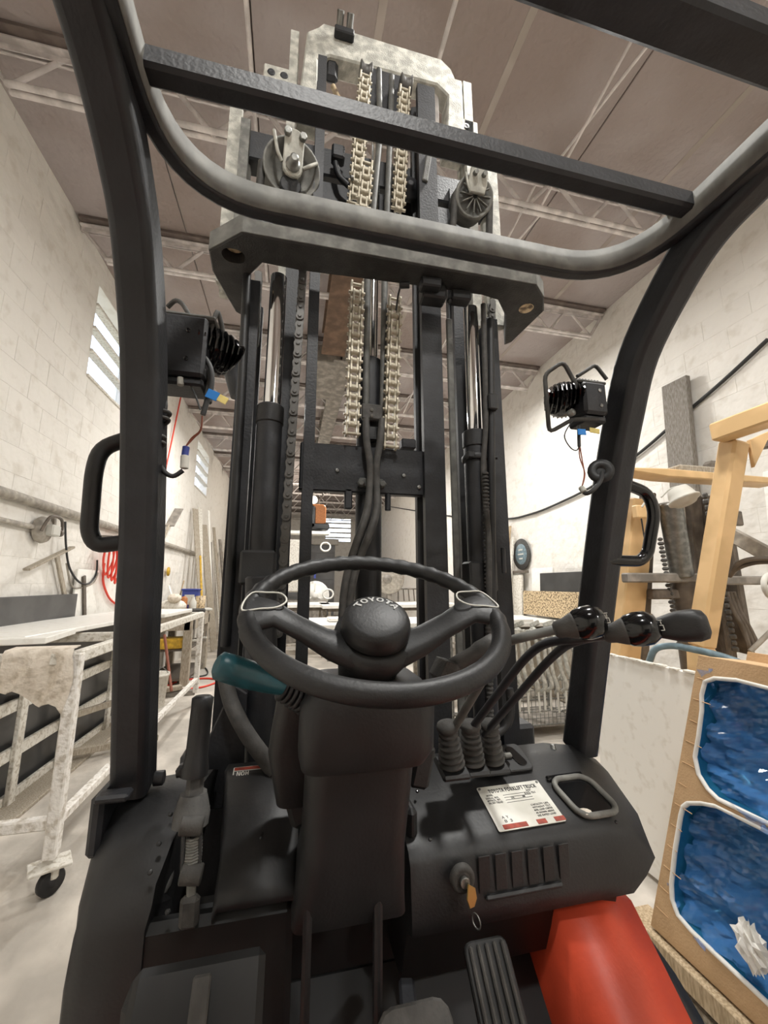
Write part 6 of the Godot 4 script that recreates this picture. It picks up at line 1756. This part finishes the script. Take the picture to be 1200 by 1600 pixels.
# ---------------------------------------------------------------- right side: second truck, crates and slabs
func right_side() -> void:
	second_truck()
	one(B.new().beam(Vector3(3.5, 2.4791, -3.0197) + Vector3(0, -1.2, 0.1), Vector3(3.56, 3.3331, -2.8662), 0.26, 0.05, 0.006, RT), "grey_plank", M.plank_grey, "broad grey plank standing upright against the right wall", "plank")
	one(B.new().box(Vector3(3.45, 1.2, -1.6), Vector3(0.05, 2.1, 1.3), 0.006, Basis(BK, -0.08)), "white_slab", M.white, "large white slab standing on the right wall behind the tan forklift", "slab")
	# white slab leaning in front of the tan forklift
	var wp := [Vector3(1.75, 1.0154, -2.127), Vector3(1.75, 1.0115, -1.58), Vector3(1.75, 1.0058, -1.4626), Vector3(1.75, 0.02, -1.35), Vector3(1.75, 0.02, -2.15)]
	var poly := []
	for p in wp: poly.append(Vector2(-p.z, p.y))
	var ws := thing("white_slab", Vector3(1.76, 0, -1.8), "rough white slab standing on edge beside the cardboard crate", "slab")
	put(B.new().plate(poly, 0.03, Transform3D(Basis(FW, UP, RT), Vector3(1.75, 0, 0)), 0.003), "panel", M.white, ws)
	for k in 9:
		var z := -2.05 + k * 0.075
		put(B.new().box(Vector3(1.752, 1.014 + 0.002 * sin(k * 3.0), z), Vector3(0.028, 0.010, 0.06 + 0.02 * sin(k * 5.0)), 0.002), "torn_edge", M.white_rough, ws)
	one(B.new().tube(bend([Vector3(1.82, 0.9672, -1.8219), Vector3(1.82, 1.0805, -1.7646), Vector3(1.86, 1.1011, -1.6975), Vector3(1.9, 1.0867, -1.513), Vector3(1.95, 1.0265, -1.3181)], 0.07, 5), 0.016, 10), "bent_pipe", M.blue_grey, "bent blue-grey steel pipe above the white slab", "pipe")
	one(B.new().cyl(Vector3(2.2541, 1.0676, -1.6266), Vector3(2.3559, 1.1715, -1.5839), 0.012, 8), "thin_rod", M.pipe, "thin pale rod sticking up at the right edge", "rod")
	crate()


func second_truck() -> void:
	var t := thing("forklift", Vector3(2.4, 0, -1.9), "tan and dirty grey forklift parked on the right, partly hidden", "forklift")
	var zm := -2.02
	# guard post, header with mesh, gusset
	var p0 := Vector3(2.013, 1.0928, -1.6776)
	var p1 := Vector3(2.1343, 2.1006, -1.4635)
	put(B.new().beam(p0, p1, 0.10, 0.09, 0.012, BK), "guard_post", M.tan, t)
	put(B.new().beam(Vector3(p0.x - 0.06, 0.5, p0.z), p0, 0.10, 0.09, 0.012, BK), "guard_post", M.tan, t)
	var h0 := Vector3(2.0494, 2.1195, -1.4796)
	var h1 := Vector3(2.0747, 2.1508, -1.2072)
	put(B.new().beam(h0 + Vector3(0, 0.02, 0), h1, 0.10, 0.09, 0.008), "guard_header", M.tan, t)
	put(B.new().plate([Vector2(0, 0), Vector2(0.14, 0.06), Vector2(0.0, -0.14)], 0.02, Transform3D(look(Vector3(-0.1, 0, 1)), p1 + Vector3(0.05, 0.0, 0.02)), 0.002), "gusset", M.tan, t)
	var g0 := Vector3(2.0882, 2.1326, -1.343)
	var mesh := hub_node("mesh_panel", g0, t)
	for k in 7:
		put(B.new().beam(g0 + Vector3(0.016 * k, -0.01 + 0.006 * k, 0.055 + 0.006 * k), g0 + Vector3(0.016 * k + 0.012, 0.03 + 0.006 * k, 0.055 + 0.006 * k), 0.004, 0.004, 0), "wire", M.mark, mesh)
		put(B.new().beam(g0 + Vector3(0.016 * k + 0.012, -0.01 + 0.006 * k, 0.057 + 0.006 * k), g0 + Vector3(0.016 * k, 0.03 + 0.006 * k, 0.057 + 0.006 * k), 0.004, 0.004, 0), "wire", M.gloss_black, mesh)
	put(B.new().beam(Vector3(2.4109, 2.136, -1.6016), Vector3(2.3775, 2.1006, -1.4073), 0.06, 0.04, 0.005), "guard_bar", M.mast_dirty, t)
	# mast: rails, cylinders, chains, crossheads
	put(B.new().plate([Vector2(-0.55, 0.0), Vector2(-0.30, -0.02), Vector2(0.55, -0.015), Vector2(0.6, 0.0), Vector2(0.6, 0.025), Vector2(-0.3, 0.03), Vector2(-0.55, 0.02)], 0.12, Transform3D(Basis(), Vector3(2.4088, 2.0317, -1.9342)), 0.006), "top_plate", M.tan, t)
	put(B.new().box(Vector3(2.4234, 2.0731, -1.871), Vector3(0.42, 0.05, 0.10), 0.01), "top_bracket", M.wood_grey, t)
	for u in 2: put(B.new().lathe([Vector3(2.2765, 2.0631, -1.8547), Vector3(2.3778, 2.0555, -1.8327)][u], BK, [Vector2(0.018, 0), Vector2(0.018, 0.01), Vector2(0.008, 0.01)], 10), "bolt", M.steel, t)
	put(B.new().box(Vector3(2.5382, 2.1104, -1.8898), Vector3(0.08, 0.09, 0.08), 0.02), "sheave_block", M.wood_dark, t)
	var rails := [[Vector3(2.0418, 1.9048, -1.9589), Vector3(1.9876, 0.914, -2.1544), 0.16, "tan"], [Vector3(2.1545, 1.9608, -2.006), Vector3(2.1507, 0.8979, -2.2031), 0.06, "mast_dirty"], [Vector3(2.4318, 1.9455, -1.9657), Vector3(2.5703, 0.8542, -2.1352), 0.09, "mast_dirty"], [Vector3(2.5177, 1.9411, -1.9258), Vector3(2.6902, 0.8585, -2.0859), 0.08, "wood_dark"], [Vector3(2.5096, 1.9048, -1.8509), Vector3(2.7013, 0.9902, -1.9756), 0.05, "mast_dirty"], [Vector3(2.3916, 1.8917, -2.0161), Vector3(2.5284, 0.9682, -2.1551), 0.04, "white_rough"]]
	for q in rails:
		put(B.new().beam(q[0], q[1], q[2], 0.08, 0.008, BK), "mast_rail", M[q[3]], t)
	put(B.new().cyl(Vector3(2.1795, 1.8777, -1.8904), Vector3(2.2711, 1.4467, -1.9489), 0.062, 18), "lift_rod", M.steel, t)
	put(B.new().cyl(Vector3(2.3101, 1.4284, -1.985), Vector3(2.4041, 0.8758, -2.0653), 0.066, 18), "lift_barrel", M.mast_dirty, t)
	put(B.new().box(Vector3(2.1752, 1.4351, -1.9523), Vector3(0.62, 0.055, 0.06), 0.008), "crossbar", M.grey_steel, t)
	put(B.new().box(Vector3(2.497, 1.4198, -1.8183), Vector3(0.42, 0.05, 0.06), 0.008), "crossbar", M.grey_steel, t)
	put(B.new().box(Vector3(2.291, 1.3408, -2.0056), Vector3(0.42, 0.06, 0.06), 0.008), "crossbar", M.mast_dirty, t)
	for q in [[Vector3(2.1322, 1.6715, -1.9394), Vector3(2.273, 1.0344, -2.0246)], [Vector3(2.3813, 1.9339, -1.8335), Vector3(2.5573, 1.0037, -1.9229)]]:
		var n := 26
		var hub := hub_node("chain", q[0], t)
		for k in n:
			var a: Vector3 = q[0].lerp(q[1], k / float(n))
			var b: Vector3 = q[0].lerp(q[1], (k + 0.85) / float(n))
			put(B.new().beam(a, b, 0.034 if k % 2 else 0.026, 0.02, 0.007), "link", M.chain_dark, hub)
	# dome lamp on a bracket, switch box, cables
	var lc := Vector3(2.0784, 1.8762, -1.7264)
	var lamp := hub_node("dome_lamp", lc, t)
	put(B.new().lathe(lc, Vector3(0.12, -0.9, 0.35), [Vector2(0.03, -0.05), Vector2(0.05, -0.045), Vector2(0.062, -0.01), Vector2(0.066, 0.012), Vector2(0.078, 0.022), Vector2(0.078, 0.03), Vector2(0.066, 0.034), Vector2(0.05, 0.05), Vector2(0.02, 0.058)], 26), "shell", M.mark, lamp)
	put(B.new().tube(curve([Vector3(2.0137, 1.8799, -1.7927), Vector3(2.0541, 1.9224, -1.7756), Vector3(2.0779, 1.933, -1.7368)], 4), 0.005, 6), "bracket", M.mark, lamp)
	put(B.new().box(Vector3(1.9399, 1.8073, -1.8753), Vector3(0.07, 0.075, 0.04), 0.006), "switch_box", M.tan, t)
	put(B.new().tube(curve([Vector3(1.9106, 1.8268, -1.8264), Vector3(1.934, 1.8551, -1.8157), Vector3(1.9627, 1.841, -1.8117)], 4), 0.006, 6), "cable", M.mark, t)
	put(B.new().tube(curve([Vector3(1.9097, 1.763, -1.8383), Vector3(1.9273, 1.6744, -1.8506), Vector3(1.9449, 1.5859, -1.8629)], 4), 0.004, 6), "cable", M.cable, t)
	for k in 2: put(B.new().tube(curve([Vector3(2.2556, 1.4511, -1.6597), Vector3(2.2381, 1.5048, -1.6017), Vector3(2.2605, 1.5243, -1.5407), Vector3(2.3105, 1.5181, -1.4782)], 5) if k == 0 else curve([Vector3(2.2676, 1.4416, -1.6795), Vector3(2.2513, 1.4797, -1.6241), Vector3(2.2839, 1.5064, -1.5595), Vector3(2.3347, 1.5069, -1.4955)], 5), 0.012, 8), "hose", M.mast_dirty, t)
	for k in 3: put(B.new().tube(curve([Vector3(2.5097, 1.3534, -1.8902).lerp(Vector3(2.5281, 1.3534, -1.8859), k), Vector3(2.533, 1.2432, -1.8843).lerp(Vector3(2.5513, 1.2432, -1.8801), k), Vector3(2.5657, 1.1532, -1.8725).lerp(Vector3(2.5838, 1.1532, -1.8683), k), Vector3(2.5835, 1.054, -1.8658).lerp(Vector3(2.6086, 1.054, -1.8601), k)], 5), 0.013, 8), "hose", M.wood_dark, t)
	put(B.new().beam(Vector3(2.3334, 1.6787, -1.704), Vector3(2.3539, 1.5274, -1.5186), 0.03, 0.075, 0.006), "stay", M.pipe, t)
	put(B.new().box(Vector3(2.4756, 1.7711, -1.7583), Vector3(0.09, 0.085, 0.03), 0.006), "ear", M.mast_dirty, t)
	var ring := []
	var rc := Vector3(2.0537, 1.3902, -1.3525)
	for k in 16: ring.append(rc + Vector3(cos(TAU * k / 16) * 0.09, sin(TAU * k / 16) * 0.05, cos(TAU * k / 16) * -0.03))
	put(B.new().tube(ring, 0.011, 8, true), "hand_ring", M.mark, t)
	put(B.new().box(Vector3(2.55, 0.55, -1.75), Vector3(1.0, 0.7, 0.7), 0.06), "body", M.tan, t)
	for x in [2.1, 2.95]: put(B.new().lathe(Vector3(x, 0.3, -1.95), RT, [Vector2(0.16, 0), Vector2(0.28, 0.0), Vector2(0.30, 0.03), Vector2(0.30, 0.15), Vector2(0.28, 0.18), Vector2(0.16, 0.18)], 24), "tyre", M.rubber, t)
	put(B.new().beam(Vector3(2.362, 1.0932, -1.9723), Vector3(2.3798, 0.926, -1.9991), 0.04, 0.03, 0.004), "mast_stop", M.tan, t)


func crate() -> void:
	# pallet of rough boards
	var bs := Basis(BK, -0.10)
	var pal := thing("pallet", Vector3(1.6, 0, -0.95), "rough timber pallet under the cardboard crate in the right foreground", "pallet")
	for k in 3:
		put(B.new().box(Vector3(1.42 + 0.30 * k, 0.105, -0.85), Vector3(0.11, 0.022, 1.5), 0.003), "deck_board", M.wood, pal)
		put(B.new().box(Vector3(1.42 + 0.30 * k, 0.012, -0.85), Vector3(0.11, 0.022, 1.5), 0.003), "bottom_board", M.wood_grey, pal)
	for z in [-1.5, -0.85, -0.2]: put(B.new().box(Vector3(1.72, 0.058, z), Vector3(0.72, 0.07, 0.09), 0.003), "stringer", M.wood_grey, pal)
	put(B.new().box(Vector3(1.358, 0.09, -0.85), Vector3(0.02, 0.07, 1.5), 0.003), "side_board", M.wood, pal)
	# cardboard sheet with two bowl cut-outs; its plane leans away from the truck
	var c := thing("boxed_sink", Vector3(1.45, 0.12, -1.1), "double bowl sink wrapped in blue film, packed in a cardboard frame", "sink")
	var a := Vector3(1.385, 0.125, -1.50)
	var top := Vector3(1.5, 1.1372, -1.2622)
	var uz := BK
	var upv := (Vector3(1.50, 0, 0) + Vector3(0, 1.135, 0) - Vector3(1.385, 0.125, 0)).normalized()
	var nrm := upv.cross(uz).normalized()
	if nrm.x > 0: nrm = -nrm
	var lay := Basis(uz, upv, uz.cross(upv))
	# outline in sheet coordinates (u to the viewer, v up)
	var S := func(p: Vector3) -> Vector2:  # where a point on the leaning sheet lies in its own plane
		return Vector2((p - a).dot(uz), (p - a).dot(upv))
	var tl := Vector2(0.235, 1.02)
	var sheet := [Vector2(0.0, 0.0), Vector2(0.95, 0.0), Vector2(0.95, 1.02), tl]
	var up_bowl := []
	var lo_bowl := []
	for p in [[0.80, 0.956], [0.459, 0.956], [0.364, 0.96], [0.29, 0.95], [0.253, 0.93], [0.238, 0.881], [0.236, 0.828], [0.219, 0.735], [0.202, 0.66], [0.213, 0.606], [0.245, 0.572], [0.28, 0.556], [0.43, 0.558], [0.80, 0.558], [0.84, 0.60], [0.84, 0.91]]: up_bowl.append(Vector2(p[0], p[1]))
	for p in [[0.17, 0.494], [0.22, 0.517], [0.27, 0.532], [0.43, 0.536], [0.80, 0.536], [0.84, 0.50], [0.84, 0.12], [0.80, 0.08], [0.395, 0.079], [0.252, 0.088], [0.165, 0.095], [0.113, 0.108], [0.092, 0.142], [0.091, 0.192], [0.109, 0.306], [0.137, 0.435], [0.148, 0.47]]: lo_bowl.append(Vector2(p[0], p[1]))
	var half := 0.547
	var xf := Transform3D(Basis(uz, upv, uz.cross(upv)), a)
	var th := 0.012
	var sgn := -1.0 if uz.cross(upv).dot(nrm) > 0.0 else 1.0
	put(B.new().plate([Vector2(0.126, half), Vector2(0.95, half), Vector2(0.95, 1.02), tl], th * sgn, xf, 0.001, up_bowl), "card_front", M.card, c)
	put(B.new().plate([Vector2(0.0, 0.0), Vector2(0.95, 0.0), Vector2(0.95, half), Vector2(0.126, half)], th * sgn, xf, 0.001, lo_bowl), "card_front", M.card, c)
	put(B.new().plate([Vector2(0, 0), Vector2(0.95, 0), Vector2(0.95, 1.02), tl], 0.012 * sgn, Transform3D(xf.basis, a - nrm * 0.24 + UP * 0.03), 0.001), "card_back", M.card, c)
	put(B.new().beam(a - nrm * 0.12 + UP * 0.025 + uz * 0.006, a - nrm * 0.12 + UP * 0.025 + uz * 0.93, 0.23, 0.01, 0.001, upv.cross(uz) if false else upv), "card_side", M.card, c)
	var e0 := a + uz * 0.006 - nrm * 0.12
	var e1 := a + uz * 0.24 + upv * 1.015 - nrm * 0.12
	put(B.new().beam(e0, e1, 0.23, 0.01, 0.001, (e1 - e0).cross(nrm)), "card_side", M.card, c)
	var t0 := a + uz * 0.24 + upv * 1.013 - nrm * 0.12
	put(B.new().beam(t0, t0 + uz * 0.71, 0.23, 0.01, 0.001, upv), "card_side", M.card, c)
	for k in 12:  # crushed ridges of the corrugated board
		var v := 0.08 + k * 0.078
		var u := 0.235 * v / 1.02
		put(B.new().beam(a + uz * (u + 0.01) + upv * v + nrm * 0.0006, a + uz * (u + 0.06 + 0.02 * sin(k * 4.0)) + upv * (v - 0.004) + nrm * 0.0006, 0.003, 0.003, 0.001), "crease", M.card, c)
	# two bowls: rim, walls and floor in blue film
	var inw := -nrm
	for b in 2:
		var o: Array = [up_bowl, lo_bowl][b]
		var mid := Vector2.ZERO
		for p in o: mid += p
		mid /= o.size()
		var rows := []
		var dense := []
		for i in o.size():
			var p: Vector2 = o[i]
			var q: Vector2 = o[(i + 1) % o.size()]
			for k in 4: dense.append(p.lerp(q, k / 4.0))
		for s in [[1.0, 0.004], [1.0, 0.012], [0.985, 0.02], [0.95, 0.10], [0.90, 0.17], [0.80, 0.185], [0.4, 0.19], [0.02, 0.192]]:
			var row := []
			for p in dense:
				var w: Vector2 = mid + (p - mid) * s[0]
				row.append(a + uz * w.x + upv * w.y + inw * s[1])
			rows.append(row)
		var bb := B.new()
		bb.loft(rows, 1, false)
		put(bb, "bowl", M.sink_blue, c)
		var rim := []
		for p in dense: rim.append(a + uz * p.x + upv * p.y + inw * 0.004)
		put(B.new().tube(rim, 0.008, 6, true), "bowl_rim", M.white, c)
		# loose wrinkled film over the opening
		var fn := FastNoiseLite.new()
		fn.seed = 3 + b
		fn.frequency = 5.0
		fn.fractal_type = FastNoiseLite.FRACTAL_RIDGED
		fn.fractal_octaves = 3
		var fr := []
		for i in 46:
			var row := []
			for k in 46:
				var u := i / 45.0
				var v := k / 45.0
				var r := maxf(absf(u - 0.5), absf(v - 0.5)) * 2.0
				var w := Vector2(lerpf(0.06 if b else 0.18, 0.9, u), lerpf(0.05 if b else 0.53, 0.57 if b else 0.99, v))
				var n := fn.get_noise_2d(w.x * 0.6 + w.y * 0.5, w.y - w.x * 0.3)
				row.append(a + uz * w.x + upv * w.y + inw * (0.004 + 0.10 * (1.0 - pow(r, 1.5)) + 0.045 * n))
			fr.append(row)
		var ff := B.new()
		for i in 45:
			for k in 45:
				var w2 := Vector2((fr[i][k] - a).dot(uz), (fr[i][k] - a).dot(upv))
				var inside := Geometry2D.is_point_in_polygon(w2, PackedVector2Array(o))
				var spill := false
				for q in [[0.27, 0.935, 0.045], [0.235, 0.88, 0.03], [0.34, 0.548, 0.045], [0.43, 0.55, 0.07], [0.60, 0.55, 0.09], [0.10, 0.15, 0.03], [0.19, 0.10, 0.03]]:
					if w2.distance_to(Vector2(q[0], q[1])) < q[2] * (0.8 + 0.5 * fn.get_noise_2d(w2.x * 3.0, w2.y * 3.0)): spill = true
				if inside or spill:
					var lift := nrm * (0.022 if spill and not inside else 0.0)
					ff.quad(fr[i][k] + lift, fr[i + 1][k] + lift, fr[i + 1][k + 1] + lift, fr[i][k + 1] + lift, -1 if (i + k) % 3 else 1)
		put(ff, "film", M.film, c, "wrinkled clear blue film")
	# crumpled tissue on the lower bowl
	var tp := Vector3(1.4, 0.3224, -1.133)
	var rows := []
	for i in 11:
		var al := PI * i / 10
		var row := []
		for k in 16:
			var be := TAU * k / 16
			var r := 0.042 * (1.0 + 0.28 * sin(i * 2.1 + k * 2.7) + 0.18 * sin(k * 5.0 - i * 3.0))
			row.append(tp + Vector3(r * 0.5 * sin(al) * sin(be), r * 1.3 * cos(al), r * sin(al) * cos(be)))
		rows.append(row)
	one(B.new().loft(rows, -1), "tissue", M.white, "crumpled white paper tissue lying on the blue film", "paper")
